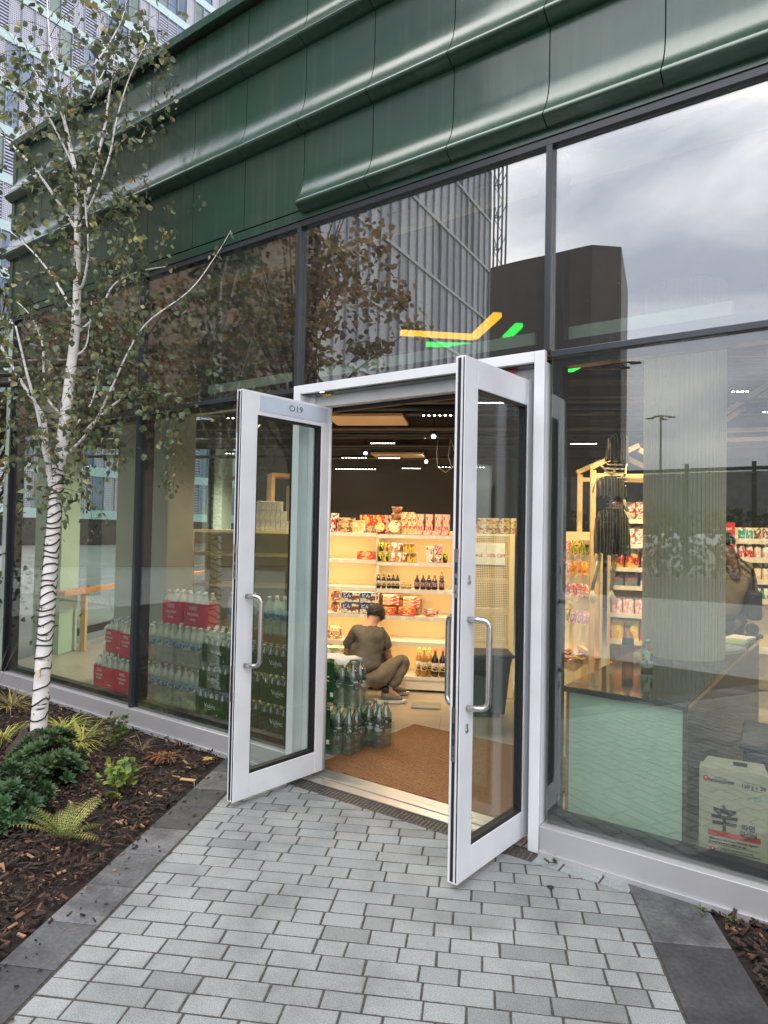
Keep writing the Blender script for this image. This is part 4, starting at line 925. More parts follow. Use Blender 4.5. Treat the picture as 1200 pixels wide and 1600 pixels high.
skin_mesh('trousers', [(0, 0, .88, .14), (-.09, 0, .8, .11), (-.1, 0, .48, .085), (-.1, 0, .1, .07), (.09, 0, .8, .11), (.1, 0, .48, .085), (.1, 0, .1, .07)], [(0, 1), (1, 2), (2, 3), (0, 4), (4, 5), (5, 6)], 'ink', P2)
brn = mat('brown_hair', (.10, .04, .018), .5, 0, .4, 40, .6, 120)
skin_mesh('hair', [(0, -.03, 1.53, .088), (.03, -.08, 1.42, .08), (.07, -.12, 1.3, .06), (.09, -.13, 1.2, .035)], [(0, 1), (1, 2), (2, 3)], brn, P2)
ellipsoid((0, .0, 0), .108, .12, .10, 20, 14, cut=lambda a, b: a.z < -.01).build('cap', 'ink', P2, loc=(0, .0, 1.555)).modifiers.new('s', 'SOLIDIFY').thickness = .006
MB().box(-.07, .1, -.012, .07, .19, 0).build('cap_peak', 'ink', P2, loc=(0, 0, 1.55), bevel=.004)
MB().box(.17, -.2, .86, .29, .02, 1.12).build('shoulder_bag', 'black', P2, bevel=.03)
MB().tube([(.24, -.1, 1.1), (.22, -.14, 1.3), (.1, -.13, 1.42), (-.02, -.02, 1.45), (-.08, .15, 1.35)], .012, 6).build('bag_strap', 'black', P2)
# seated customer at the window bar, only forearms visible past the door
P3 = thing('person', 'customer in pale sleeves at the timber window bar, mostly hidden by the left door stile', 'person', (-11.02, 7.62, 0), R(190))
pts = [(0, 0, .55, .13), (0, 0, .75, .13), (0, 0, .98, .14), (0, 0, 1.06, .09), (0, 0, 1.12, .05), (0, .01, 1.2, .085), (0, .02, 1.27, .08), (-.18, 0, 1.02, .055), (-.22, .1, .84, .042), (-.1, .32, .84, .028), (.18, 0, 1.02, .055), (.30, .14, .86, .042), (.48, .25, .84, .028), (-.09, .1, .52, .09), (-.1, .45, .5, .06), (-.1, .45, .1, .04), (.09, .1, .52, .09), (.1, .45, .5, .06), (.1, .45, .1, .04)]
ed3 = [(0, 1), (1, 2), (2, 3), (3, 4), (4, 5), (5, 6), (2, 7), (7, 8), (8, 9), (2, 10), (10, 11), (11, 12), (0, 13), (13, 14), (14, 15), (0, 16), (16, 17), (17, 18)]
hands(pts, ed3, ((9, 8), (12, 11))); skin_mesh('body', pts, ed3, 'skin', P3)
skin_mesh('jumper', [(0, 0, .56, .155), (0, 0, .78, .155), (0, 0, .98, .16), (0, 0, 1.07, .1), (-.19, 0, 1.02, .075), (-.23, .1, .85, .06), (-.12, .29, .845, .042), (.19, 0, 1.02, .075), (.31, .14, .87, .06), (.45, .235, .848, .042)], [(0, 1), (1, 2), (2, 3), (2, 4), (4, 5), (5, 6), (2, 7), (7, 8), (8, 9)], mat('oat_knit', (.5, .45, .34), .9, 0, .1, 10), P3)
skin_mesh('trousers', [(0, 0, .56, .14), (-.09, .1, .52, .105), (-.1, .45, .5, .08), (-.1, .45, .12, .065), (.09, .1, .52, .105), (.1, .45, .5, .08), (.1, .45, .12, .065)], [(0, 1), (1, 2), (2, 3), (0, 4), (4, 5), (5, 6)], 'ink', P3)
ellipsoid((0, 0, 0), .098, .112, .10, 18, 12, cut=lambda a, b: a.z < -.02 and a.y > 0).build('hair', 'hair', P3, loc=(0, .0, 1.245))
stl = thing('bar_stool', 'dark bar stool under the customer at the window bar', 'stool', (-11.02, 7.62, 0)); MB().box(-.17, -.17, .40, .17, .17, .44).build('seat', 'woodo', stl, bevel=.01)
for x, y in ((-.14, -.14), (.14, -.14), (-.14, .14), (.14, .14)): MB().tube([(x*1.2, y*1.2, 0), (x, y, .4)], .012, 6).build('leg', 'black', stl)

# ================================================================ COUNTER SIDE
def fluted_col():
    m = MB(); n = 60; prof = []
    for k in range(n):
        for q, rr in ((0, .27), (.55, .27), (.62, .263), (.93, .263)):
            a = 2*PI*(k+q)/n; prof.append((rr*math.cos(a), rr*math.sin(a)))
    m.prism(prof, .0, 3.36, 'z'); return m
fc = fluted_col().build('fluted_column', mat('column_paint', (.60, .55, .42), .55, 0, .03, 1), None, (-1.056, 1.86, 0))
tag(fc, 'round ribbed pale column standing behind the service counter', 'column')
topm = mat('dark_stone_top', (.035, .05, .052), .12, 0, .15, 3, coat=.6)
CT = thing('service_counter', 'mint fronted service counter with dark polished top in the right window', 'counter', (0, 0, 0))
MB().box(-1.352, .34, .735, -.715, 1.5, .765).box(-1.352, 1.501, .735, -.715, 3.15, .765).build('counter_top', topm, CT, bevel=.003)
MB().box(-1.325, .365, .0, -.745, .385, .734).build('front_panel', 'mint', CT)
MB().box(-.744, .36, .0, -.722, 3.1, .734).build('side_panel', mat('counter_edge', (.10, .08, .06), .4), CT)
MB().box(-1.345, .37, .0, -1.326, 3.1, .734).build('side_panel', mat('counter_side_timber', (.36, .22, .12), .5), CT)
ww = MB()
for i in range(9): ww.box(-1.325+.014*i, .42, .7665, -1.321+.014*i, .50, .7668)
ww.build('cable_grille', 'creamw', CT)
# bottles on the counter
gl1 = glassmat('pinkish_drink', (.85, .68, .55), .09, .15); 
b1 = thing('drink_bottle', 'clear drink bottle with green cap and green label on the dark counter', 'bottle', (-1.27, 1.28, .766))
MB().lathe([(.034, 0), (.036, .01), (.036, .15), (.03, .18), (.014, .205), (.013, .225)], 18).build('body', gl1, b1)
MB().lathe([(.0155, .222), (.0155, .245)], 14).build('cap', 'ginkk', b1); MB().lathe([(.0365, .11), (.0365, .155)], 18, cap=False).build('bottle_label', mat('teal_label', (.05, .16, .14), .5), b1)
b2 = thing('drink_bottle', 'squat bottle wrapped in a pale mint label with fruit print, nearer on the dark counter', 'bottle', (-1.105, 1.10, .766))
MB().lathe([(.034, 0), (.036, .008), (.036, .13), (.026, .15), (.018, .158), (.018, .17)], 18).build('body', gl1, b2)
MB().lathe([(.0205, .168), (.0205, .192)], 14).build('cap', mat('silver_cap', (.5, .55, .5), .3, .7), b2); MB().lathe([(.0368, .02), (.0368, .128)], 18, cap=False).build('bottle_label', printmat('mint_label_print', (.45, .62, .5), [(.5, .65, .52), (.6, .5, .08), (.03, .07, .05)], 4, 51), b2)
for i, (x, y, r) in enumerate(((-.86, 2.30, 1.2), (-.85, 2.62, 1.5), (-.85, 2.92, 1.4))):
    m = MB(); 
    for a_ in range(3): m.box(-.13+.01*a_, -.09, .0+.006*a_, .14, .1-.01*a_, .005+.006*a_)
    tag(m.build('paper_stack', ('paper', mat('pale_green_paper', (.45, .6, .42), .6))[i % 2], None, (x, y, .766), r, bevel=.001), ('white leaflets fanned', 'pale green leaflets lying', 'white leaflets with folded corner lying')[i]+' at the far end of the dark counter', 'papers')
td = thing('tape_dispenser', 'charcoal tape dispenser at the far end of the dark counter', 'tape dispenser', (-.77, 3.08, .766), .4)
MB().box(-.06, -.03, 0, .08, .03, .03).build('base', binm, td, bevel=.008); o = MB().lathe([(.05, -.015), (.05, .015)], 20).build('roll', binm, td, (0, 0, .07)); o.rotation_euler.x = R(90)
# carton with printing by the window
cartonm = mat('cream_carton', (.48, .43, .32), .65, 0, .06, 6, .1, 60)
SB = thing('noodle_carton', 'cream noodle carton with red band and black brush character standing in the right window', 'carton', (-.512, .32, .06), R(8))
MB().box(-.145, 0, 0, .145, .10, .43).build('box_body', cartonm, SB, bevel=.004)
MB().add([(-.145, .002, .431), (.145, .002, .431), (.13, .095, .46), (-.11, .095, .46)], [(0, 1, 2, 3)]).add([(-.145, .002, .4305), (-.11, .095, .4305), (-.11, .095, .46)], [(0, 1, 2)]).add([(-.11, .096, .4305), (.13, .096, .4305), (.13, .096, .46), (-.11, .096, .46)], [(0, 1, 2, 3)]).add([(.145, .002, .4305), (.13, .095, .46), (.13, .095, .4305)], [(0, 1, 2)]).build('top_flap', cartonm, SB)
pr = MB().box(-.105, -.0015, .117, .115, -.0006, .142).build('red_band', 'red', SB)
FR = (R(90), 0, 0)
text('辛', .125, 'ink', SB, (-.035, -.003, .195), FR, bold=.003, sx=.95); text('라면', .032, 'ink', SB, (.065, -.003, .178), FR, bold=.001); text('SHIN', .032, 'ink', SB, (.065, -.004, .150), FR, bold=.001); text('RAMYUN', .011, 'ink', SB, (.065, -.004, .131), FR)
text('NONGSHIM', .020, 'ink', SB, (-.05, -.002, .375), FR, bold=.0008); text('SINCE 1965 FOOD', .007, 'ink', SB, (-.05, -.002, .390), FR)
text('120 g x 20', .024, 'ink', SB, (.085, -.002, .372), FR, bold=.0006)
text('Store in a dry place / trocken lagern /', .0135, 'ink', SB, (.005, -.002, .104), FR, bold=.0003); text('droog bewaren / tenir au sec.', .0135, 'ink', SB, (-.02, -.002, .088), FR, bold=.0003)
text('MFD. BY NONGSHIM CO., LTD.', .0095, 'ink', SB, (.02, -.002, .062), FR); text('112, YEOUIDAEBANG-RO, DONGJAK-GU,', .0095, 'ink', SB, (.03, -.002, .050), FR); text('SEOUL, KOREA', .0095, 'ink', SB, (-.02, -.002, .038), FR)
ln = MB(); ln.box(-.105, -.0012, .077, .115, -.0006, .0783); ln.box(.04, -.0012, .388, .125, -.0006, .389); ln.box(.04, -.0012, .356, .125, -.0006, .357); ln.build('printed_line', 'ink', SB)
for x, z, r_ in ((-.115, .382, .014), (-.085, .052, .013)):
    em = MB().lathe([(r_, 0), (r_, .0012)], 20).build('round_emblem', 'red', SB, (x, -.0003, z)); em.rotation_euler.x = R(90)
    MB().lathe([(.0025, 0), (.004, .0004), (.0025, .0008)], 8).build('emblem_mark', 'wink', em, (0, .003, .0013))
MB().box(.085, -.0012, .310, .115, -.0006, .33).box(.06, -.0012, .315, .078, -.0006, .322).build('green_mark', mat('faded_green_ink', (.2, .4, .3), .6), SB)
MB().add([(-.02, .0, .445), (.09, .0, .452)][:0] or [(0.0, .045, .4475), (.06, .045, .4475), (.06, .075, .457), (0, .075, .457)], [(0, 1, 2, 3)]).build('flap_print', 'ink', SB)
dk = thing('storage_crate', 'dark blue plastic storage crate on the floor behind the cream carton', 'crate', (-.30, 1.25, 0), R(5))
MB().box(-.28, -.25, 0, .35, .3, .42).build('body', mat('navy_plastic', (.02, .03, .05), .4), dk, bevel=.02); MB().box(-.30, -.27, .421, .37, .32, .45).build('rim', mat('navy_plastic', (0, 0, 0)), dk, bevel=.01)
fb = MB().box(-.1, -.06, 0, .14, .08, .40).build('folded_leaflets', printmat('mint_leaflet_print', (.5, .68, .52), [(.6, .75, .6), (.7, .75, .7)], 6, 61), None, (-.30, .66, 0), R(40)); tag(fb, 'pale green printed leaflet bundle behind the cream carton at the edge', 'leaflets')

# timber house-shaped rack with skeleton
def rack(label, x, y, rz, w, h, hr, dpt=.5):
    t = thing('timber_rack', label, 'display rack', (x, y, 0), rz); q = .045
    for px in (0, w-q):
        for py in (0, dpt-q): MB().box(px, py, 0, px+q, py+q, h).build('post', 'wood', t, bevel=.002)
    for py in (0, dpt-q):
        MB().box(q+.001, py, h-.07, w-q-.001, py+q, h-.03).build('cross_rail', 'wood', t)
        for sgn in (0, 1):
            a = Vector((0 if not sgn else w, py+q/2, h)); b = Vector((w/2, py+q/2, hr)); d = (b-a); L = d.length; ang = math.atan2(d.z, d.x)
            MB().box(0, -q/2, 0, L, q/2, q).build('rafter', 'wood', t, tuple(a)).rotation_euler.y = -ang
    for px in (0, w-q):
        for z in (.45, 1.0, 1.5): MB().box(px, q+.001, z, px+q, dpt-q-.001, z+.04).build('side_rail', 'wood', t)
    return t
rack('tall pale timber house shaped rack, nearest one beside the hanging skeleton', -2.10, 3.0, R(33), .9, 2.20, 2.42, .55)
rack('pale timber house shaped rack behind the fluted column at the right edge', -1.35, 4.4, R(12), 1.3, 2.75, 3.2, .8)
rack('second pale timber rack further right behind the coloured shelf', -.2, 4.6, R(12), 1.3, 2.75, 3.2, .8)
# peg display of sweets left of the skeleton
PG = thing('peg_display', 'timber pegboard end with hanging sweet packets left of the skeleton', 'display unit', (-2.62, 3.55, 0), R(-38)+R(8))
MB().box(0, 0, 0, .62, .03, 1.62).build('pegboard', 'cream', PG); MB().box(-.04, -.02, 0, -.001, .05, 1.66).build('post', 'wood', PG)
m = MB(); m.add([(0, -.30, .0), (.62, -.30, .0), (.62, -.30, .30), (0, -.30, .30), (0, 0, .45), (.62, 0, .45)], [(0, 1, 2, 3), (0, 3, 4), (1, 5, 2)]).build('bin_front', 'cream', PG)
gp_ = MB()
for i in range(40): gp_.box(.012, -.003, .3+.032*i, .02, .0-.0005, .31+.032*i)
gp_.build('slot_strip', 'black', PG)
PGM = [printmat('sweet_print%d' % i, a, b, 8, 70+i) for i, (a, b) in enumerate(((RD, [PKc, WH]), (Y_, [GN, BR]), ((.5, .3, .55), [WH, PKc]), (OR, [RD, Y_]), ((.35, .3, .3), [WH, RD])))]
k = 0; pw = []
for m_ in PGM: pw.append(ppouch('sweet_packet', 'sweets', .075, .13, .03, m_))
cP, sP = math.cos(R(-30)), math.sin(R(-30))
def PGW(x, y, z): return (-2.62+x*cP-y*sP, 3.55+x*sP+y*cP, z)
cnt = {}
for r_, z in enumerate((1.40, 1.20, .98, .72)):
    for i in range(6):
        mi = (r_*2+i//3) % 5; o = pw[mi]; c_ = cnt.get(mi, 0); cnt[mi] = c_+1
        L_ = '%s hanging sweet packet in the %s row of the timber pegboard' % (ORD[i], ('top', 'second', 'third', 'lowest')[r_])
        p_ = PGW(.09+.085*i, -.09-.02*(i % 2), z)
        if c_ == 0: o.location = p_; o.rotation_euler = (0, R(12), R(-30)+.5); tag(o, L_)
        else: n_ = dup(o, p_, R(-30)+.5, L_)
for i in range(26):
    o = dup(pw[i % 5], PGW(random.uniform(.05, .57), random.uniform(-.24, -.06), .33+random.uniform(0, .06)), random.uniform(0, 6), 'sweet packet lying in the sloping bin under the pegboard', 'sweet packets heaped in the pegboard bin'); o.rotation_euler.x = R(75)
# product shelving behind the skeleton
RS = thing('shelving_unit', 'warm lit product shelving behind the hanging skeleton', 'shelving', (-2.05, 3.45, 0), R(14))
MB().box(0, .32, 0, .93, .34, 1.75).build('back_panel', 'cream', RS); MB().box(-.03, 0, 0, -.001, .34, 1.75).build('side_panel', 'cream', RS)
RSZ = (.18, .56, .82, 1.09, 1.27, 1.50, 1.74)
for z in RSZ: sf = MB().box(0, 0, z-.025, .93, .318, z).build('shelf', 'creamw', RS); MB().box(0, -.01, z-.03, .93, -.001, z+.012).build('price_rail', 'creamw', sf)
def RSW(x, y, z): c, s = math.cos(R(14)), math.sin(R(14)); return (-2.05+x*c-y*s, 3.45+x*s+y*c, z)
kinds = [('pouch', (.10, .16), printmat('pink_mask_print', (.75, .35, .42), [WH, (.7, .2, .3), (.85, .7, .7)], 5, 81), 'pale pink pouch'), ('pouch', (.13, .20), printmat('yellow_red_bag', Y_, [RD, (.85, .65, .1)], 4, 82), 'yellow and red crisp bag'), ('box', (.12, .17), printmat('teal_box', (.05, .17, .22), [(.1, .25, .3), (.4, .1, .1)], 6, 83), 'dark teal box'), ('pouch', (.13, .19), printmat('red_gold_bag', (.3, .02, .02), [RD, (.6, .4, .1)], 4, 84), 'dark red bag'), ('box', (.10, .09), printmat('white_pink_box', WH, [PKc, RD], 6, 85), 'white and pink box'), ('pouch', (.10, .15), printmat('lilac_pack', (.6, .5, .6), [PKc, WH], 6, 86), 'lilac packet'), ('pouch', (.12, .17), printmat('red_bag', RD, [(.7, .2, .15), WH], 5, 87), 'red bag')]
plan = [(0, .18, 6, 'base'), (1, .56, 1, 'second'), (2, .82, 0, 'third'), (3, 1.09, 2, 'fourth'), (4, 1.27, 3, 'fifth'), (5, 1.50, 4, 'sixth'), (6, 1.74, 4, 'top')]
for lv, z, kk, nm in plan:
    kd, (w, h), m_, dsc = kinds[kk]
    pr_ = pbox('product_box', 'box', w, .06, h, m_) if kd == 'box' else ppouch('product_bag', 'bag', w, h, .05, m_)
    alt = kinds[(kk+3) % 7] if nm in ('fifth', 'fourth') else None
    ap = None
    if alt: ap = ppouch('product_bag', 'bag', alt[1][0], min(h, alt[1][1]), .05, alt[2])
    x = .06; i = 0; first = True; af = True
    while x < .84:
        if alt and i % 3 == 2:
            o = ap if af else dup(ap); af = False; o['label'] = '%s, %s from the left on the %s shelf by the skeleton' % (alt[3], ORD[i], nm)
        else:
            o = pr_ if first else dup(pr_); first = False; o['label'] = '%s, %s from the left on the %s shelf by the skeleton' % (dsc, ORD[i], nm)
        o.location = RSW(x, .03, z+.012*0+.001); o.rotation_euler.z = R(14)+random.uniform(-.08, .08); x += w*1.08; i += 1
        if h < .1: q = dup(o, RSW(x-w*1.08, .04, z+.092)); q['label'] = 'upper %s, %s from the left, %s shelf behind the skeleton' % (dsc, ORD[i-1], nm)
# far right coloured shelves
QS = thing('shelving_unit', 'warm lit shelf of colourful jars and tubes at the right edge behind the shopper', 'shelving', (-1.08, 4.45, 0), R(25))
MB().box(0, .3, 0, 1.7, .32, 1.7).build('back_panel', 'cream', QS); MB().box(-.03, 0, 0, -.001, .32, 1.6).build('side_panel', 'cream', QS)
QZ = (.45, .95, 1.15, 1.37, 1.56)
for z in QZ: sf = MB().box(0, 0, z-.025, 1.7, .29, z).build('shelf', 'creamw', QS); MB().box(0, -.01, z-.03, 1.7, -.001, z+.025).build('price_rail', 'creamw', sf)
def QSW(x, y, z): c, s = math.cos(R(25)), math.sin(R(25)); return (-1.08+x*c-y*s, 4.45+x*s+y*c, z)
cols = [OR, (.05, .35, .3), (.25, .08, .05), (.8, .45, .05), (.8, .6, .5), Y_, RD, (.75, .5, .45)]
prt = [pcan('jar', 'jar', .034, .13, printmat('jar_print%d' % i, c, [tuple(min(1, x*1.3) for x in c), WH], 3, 90+i)) for i, c in enumerate(cols)]
cn = {}
for r_, z in enumerate(QZ[1:]):
    for i in range(13):
        k = (i//2+r_*3) % 8; o = prt[k] if k not in cn else dup(prt[k]); cn[k] = 1
        o.location = QSW(.06+.077*i, .05, z+.001); o.rotation_euler.z = i
        o['label'] = '%s colourful jar from the left on the %s shelf behind the shopper' % (ORD[i], ('lowest', 'second', 'third', 'top')[r_])
rbx = MB().box(-.09, 0, 0, .09, .05, .24).build('red_display_box', 'red', None, (-1.15, 4.2, 1.5), R(15)); tag(rbx, 'red display card box standing above the shelf right of the fluted column', 'box'); text('Sweet', .05, 'wink', rbx, (0, -.002, .18), FR); text('Treat', .05, 'wink', rbx, (0, -.002, .06), FR)
MB().box(-.12, 0, 1.38, .12, .2, 1.495).build('display_riser', 'creamw', QS, (-.18, -.2, 0))
# hanging skeleton decoration
SK = thing('skeleton_decoration', 'hanging plastic skeleton in ragged black striped clothes beside the timber rack', 'skeleton', (-1.78, 2.6, 0), R(35.6))
def sk(name, *segs, mt='bone', parent=SK):
    m = MB()
    for s_ in segs: m.tube(s_[0], s_[1], 7)
    return m.build(name, mt, parent)
def Z(py): return 1.008+(945-py)*.00541
def X_(px): return (px-958)*.00541
sp = MB()
for i in range(16):
    z = Z(712)-i*.034; sp.lathe([(.012, -.006), (.024, 0), (.012, .006)], 8, (X_(964)-.0045*i, 0, z)); sp.tube([(X_(964)-.0045*i-.028, .01, z), (X_(964)-.0045*i+.028, .01, z)], .004, 5)
sp.tube([(X_(964), 0, Z(705)), (X_(952), 0, Z(812))], .01, 6); sp.build('spine', 'bone', SK)
m = ellipsoid((X_(966), 0, Z(692)), .062, .075, .08, 16, 12); m.box(X_(966)-.035, -.07, Z(692)-.10, X_(966)+.035, -.01, Z(692)-.055); m.build('skull', 'bone', SK, bevel=0)
MB().lathe([(.017, 0), (.005, .01)], 8, (X_(961), -.076, Z(690))).lathe([(.017, 0), (.005, .01)], 8, (X_(971), -.076, Z(690))).build('eye_socket', 'black', SK)
rag_later = True
rb_ = MB()
for i in range(6):
    z = Z(724)-.036*i; w = .07+.012*i if i < 4 else .11-.01*(i-3)
    rb_.tube([(X_(962)+w*math.sin(a), -.06*math.cos(a)+.0, z-.012*math.cos(a)) for a in [2*PI*k/12 for k in range(13)]], .005, 5)
rb_.build('rib_cage', 'bone', SK)
sk('arm', ([(X_(935), 0, Z(722)), (X_(948), .01, Z(735)), (X_(957), .0, Z(741))], .009), ([(X_(930), -.02, Z(745)), (X_(925), -.02, Z(770))], .008))
sk('arm', ([(X_(980), 0, Z(722)), (X_(976), .01, Z(752))], .010), ([(X_(972), 0, Z(770)), (X_(979), -.02, Z(800))], .009), ([(X_(975), .01, Z(770)), (X_(983), -.01, Z(800))], .006))
h = MB()
for q in range(5): h.tube([(X_(978), -.02, Z(798)), (X_(976+3.2*q), -.03, Z(805)), (X_(974+4.2*q), -.04, Z(812-abs(q-2)))], .0035, 5)
h.build('hand', 'bone', SK)
def strm():
    m, N, L = nodes('black_pinstripe_cloth'); b = N['Principled BSDF']; b.inputs['Roughness'].default_value = .9
    t = N.new('ShaderNodeTexCoord'); w = N.new('ShaderNodeTexWave'); w.bands_direction = 'X'; w.inputs['Scale'].default_value = 12; w.inputs['Distortion'].default_value = .6
    L.new(t.outputs['Object'], w.inputs[0]); r = N.new('ShaderNodeValToRGB'); r.color_ramp.elements[0].position = .86; r.color_ramp.elements[0].color = (.012, .012, .012, 1); r.color_ramp.elements[1].position = .97; r.color_ramp.elements[1].color = (.16, .15, .13, 1)
    L.new(w.outputs['Fac'], r.inputs[0]); L.new(r.outputs[0], b.inputs['Base Color']); return m
st = strm()
def rag(name, prof, cx, cxe, ragz, tatter, seed, n=40):
    rr = random.Random(seed); m = MB(); k = len(prof); jj = [rr.uniform(0, tatter)*(i % 2*1.2) for i in range(n)]
    for j, (rx, ry, z) in enumerate(prof):
        c = cx+(cxe-cx)*j/(k-1)
        for i in range(n):
            a = 2*PI*i/n; f = 1+.09*math.sin(a*7+j*.4)+.04*math.sin(a*13); m.v.append((c+rx*f*math.cos(a), ry*f*math.sin(a), z-(jj[i] if j == k-1 else 0)))
    for j in range(k-1):
        for i in range(n): i2 = (i+1) % n; m.f.append((j*n+i, (j+1)*n+i, (j+1)*n+i2, j*n+i2)); m.m.append(0); m.c.append(None); m.sm.append(True)
    o = m.build(name, st, SK); return o
rag('ragged_hood', [(.03, .035, Z(674)), (.078, .09, Z(682)), (.085, .095, Z(694)), (.09, .09, Z(706)), (.10, .08, Z(716))], X_(967), X_(964), 0, .04, 5)
rag('ragged_top', [(.07, .06, Z(743)), (.11, .08, Z(750)), (.12, .085, Z(762)), (.125, .09, Z(774))], X_(956), X_(956), 0, .05, 1)
rag('striped_trouser_leg', [(.06, .06, Z(797)), (.085, .07, Z(812)), (.085, .07, Z(840)), (.075, .065, Z(865))], X_(950), X_(944), 0, .04, 2, 32)
rag('striped_trouser_leg', [(.07, .06, Z(795)), (.10, .075, Z(810)), (.10, .075, Z(840)), (.09, .07, Z(866))], X_(962), X_(970), 0, .04, 3, 32)
for nm, xk, xa in (('l', 938, 927), ('r', 963, 957)):
    sk('lower_leg', ([(X_(xk), 0, Z(868)), (X_(xk-1), 0, Z(873)), (X_(xk), 0, Z(878))], [.018, .022, .014]), ([(X_(xk)-.012, 0, Z(876)), (X_(xa)-.006, 0, Z(925))], .0095), ([(X_(xk)+.014, .01, Z(876)), (X_(xa)+.012, .01, Z(925))], .006))
    f = MB()
    for q in range(5): f.tube([(X_(xa), 0, Z(924)), (X_(xa)+(q-2)*.013, -.02, Z(934)), (X_(xa)+(q-2)*.02, -.035, Z(946-abs(q-2)*2))], [.007, .006, .004], 5)
    f.build('foot', 'bone', SK)
MB().tube([(X_(964), 0, Z(678)), (X_(962), 0, Z(640))], .0025, 5).build('hanging_cord', 'black', SK)

# ================================================================ CEILING SERVICES AND LAMPS
for i in range(13):
    p = S2W(-7.5, -1.4+.62*i, 0); z = 2.98+.05*(i % 3)
    t = MB().tube([(0, 0, 0), (14, 0, 0)], .022 if i % 2 else .035, 8).build('ceiling_pipe', 'duct' if i % 3 == 0 else 'black', None, (p.x, p.y, z), GA)
    tag(t, 'long dark %s running across the shop ceiling, %s from the door' % ('pipe', ORD[i]), 'pipe')
for i in range(6):
    p = S2W(-7.5, .2+1.15*i, 0)
    tag(MB().box(0, 0, 0, 14, .16, .12).build('ceiling_beam', 'duct', None, (p.x, p.y, 3.2), GA), 'boxed dark cable tray across the ceiling, %s from the door' % ORD[i], 'cable tray')
tray = mat('warm_raft', (.62, .40, .22), .6, 0, .05, 2)
def raft(lbl, x, y, w, d_, z=2.98): 
    t = thing('ceiling_raft', lbl, 'ceiling panel', (x, y, z), GA); MB().box(0, 0, 0, w, d_, .03).build('panel', tray, t); MB().box(-.012, -.012, .031, w+.012, d_+.012, .06).build('frame', 'dark', t)
raft('near warm lit suspended ceiling panel above the doorway', -5.4, 3.0, .95, .75); raft('far warm lit suspended ceiling panel', -7.35, 6.55, .95, .9)
lamp = emis('led_strip', (1, .93, .82), 14)
def ledbar(lbl, x, y, z, n=9, w=.42, rz=GA, pw_=0):
    t = thing('led_downlight_bar', lbl, 'ceiling light', (x, y, z), rz); MB().box(0, -.025, .006, w, .025, .05).build('housing', 'black', t)
    m = MB()
    for i in range(n): m.lathe([(.012, .0), (.012, .005)], 8, (w*(i+.5)/n, 0, 0))
    m.build('led_spots', lamp, t)
    if pw_:
        l = bpy.data.lights.new('bar_light', 'AREA'); l.shape = 'RECTANGLE'; l.size = w; l.size_y = .3; l.energy = pw_; l.color = (1, .86, .68); l.spread = R(150)
        o = bpy.data.objects.new('bar_light', l); col.objects.link(o); o.parent = t; o.location = (w/2, 0, -.01)
for i, (x, y, n, w) in enumerate(((-6.34, 5.18, 9, .40), (-7.5, 6.99, 9, .42), (-9.77, 8.45, 14, .95), (-8.27, 8.93, 9, .42), (-7.4, 9.0, 14, 1.0), (-3.64, 6.6, 10, .4), (-1.03, 3.70, 4, .16), (-.92, 5.0, 9, .4), (-3.39, 3.0, 14, .5))):
    ledbar('%s LED spot bar under the ceiling, counted from the left rear' % ORD[i], x, y, 2.95, n, w)
def spot(lbl, x, y, z, tgt, en, size=70):
    t = thing('track_spotlight', lbl, 'spotlight', (x, y, z)); d = (Vector(tgt)-Vector((x, y, z))).normalized()
    h_ = MB().lathe([(.038, .0), (.038, .13), (.03, .15)], 14).build('lamp_head', 'black', t); h_.rotation_euler = (-d).to_track_quat('Z', 'Y').to_euler()
    MB().lathe([(.030, -.001), (.030, -.003)], 14).build('lens', lamp, h_)
    MB().box(-.01, -.01, .06, .01, .01, .25).build('stem', 'black', t)
    if en:
        l = bpy.data.lights.new('spot_light', 'SPOT'); l.energy = en; l.color = (1, .70, .38); l.spot_size = R(size); l.spot_blend = .8; l.shadow_soft_size = .05
        o = bpy.data.objects.new('spot_light', l); col.objects.link(o); o.parent = t; o.location = d*.06; o.rotation_euler = d.to_track_quat('-Z', 'Y').to_euler()
tA = tuple(S2W(-.5, 0, .9)); 
a = S2W(-1.0, -1.75); spot('black track spotlight over the left of the lit shelves', a.x, a.y, 2.9, tuple(S2W(-.8, .1, .8)), 75, 70)
a = S2W(.0, -1.8); spot('black track spotlight over the right of the lit shelves', a.x, a.y, 2.9, tuple(S2W(-.1, .1, .8)), 75, 70)
for b_, (s0, s1) in enumerate(((-1.38, -.548), (-.542, .385))):
    for z in LV[b_]:
        w_ = MB().box(s0+.02, .03, z-.0265, s1-.02, .045, z-.0225).build('shelf_light_strip', emis('warm_strip', (1, .72, .38), 2.0), SH)
        l = bpy.data.lights.new('shelf_light', 'AREA'); l.shape = 'RECTANGLE'; l.size = s1-s0-.06; l.size_y = .03; l.energy = .95; l.color = (1, .70, .36)
        o = bpy.data.objects.new('shelf_light', l); col.objects.link(o); o.parent = SH; o.location = ((s0+s1)/2, .05, z-.029); o.rotation_euler.x = R(28)
spot('black track spotlight above the doorway, right of the warm panel', -5.04, 4.96, 2.95, (-4, 3, 1), 0); spot('small track spotlight further back on the left', -7.2, 6.2, 2.95, (-6, 5, 1), 0); spot('bright track spotlight far back in the shop', -7.0, 7.9, 2.95, (-4, 3, 1), 60)
spot('track spotlight over the sweet packets', -2.2, 2.2, 2.95, (-2.3, 3.5, .9), 120, 80); spot('track spotlight over the shelves behind the skeleton', -1.1, 2.4, 3.0, (-1.6, 3.6, 1.0), 130, 80)
spot('track spotlight over the jars at the right edge', -.1, 3.4, 3.0, (-.3, 4.6, 1.1), 110, 80); spot('track spotlight over the water packs', -4.4, 1.8, 2.95, (-4.6, .6, .3), 60, 100)
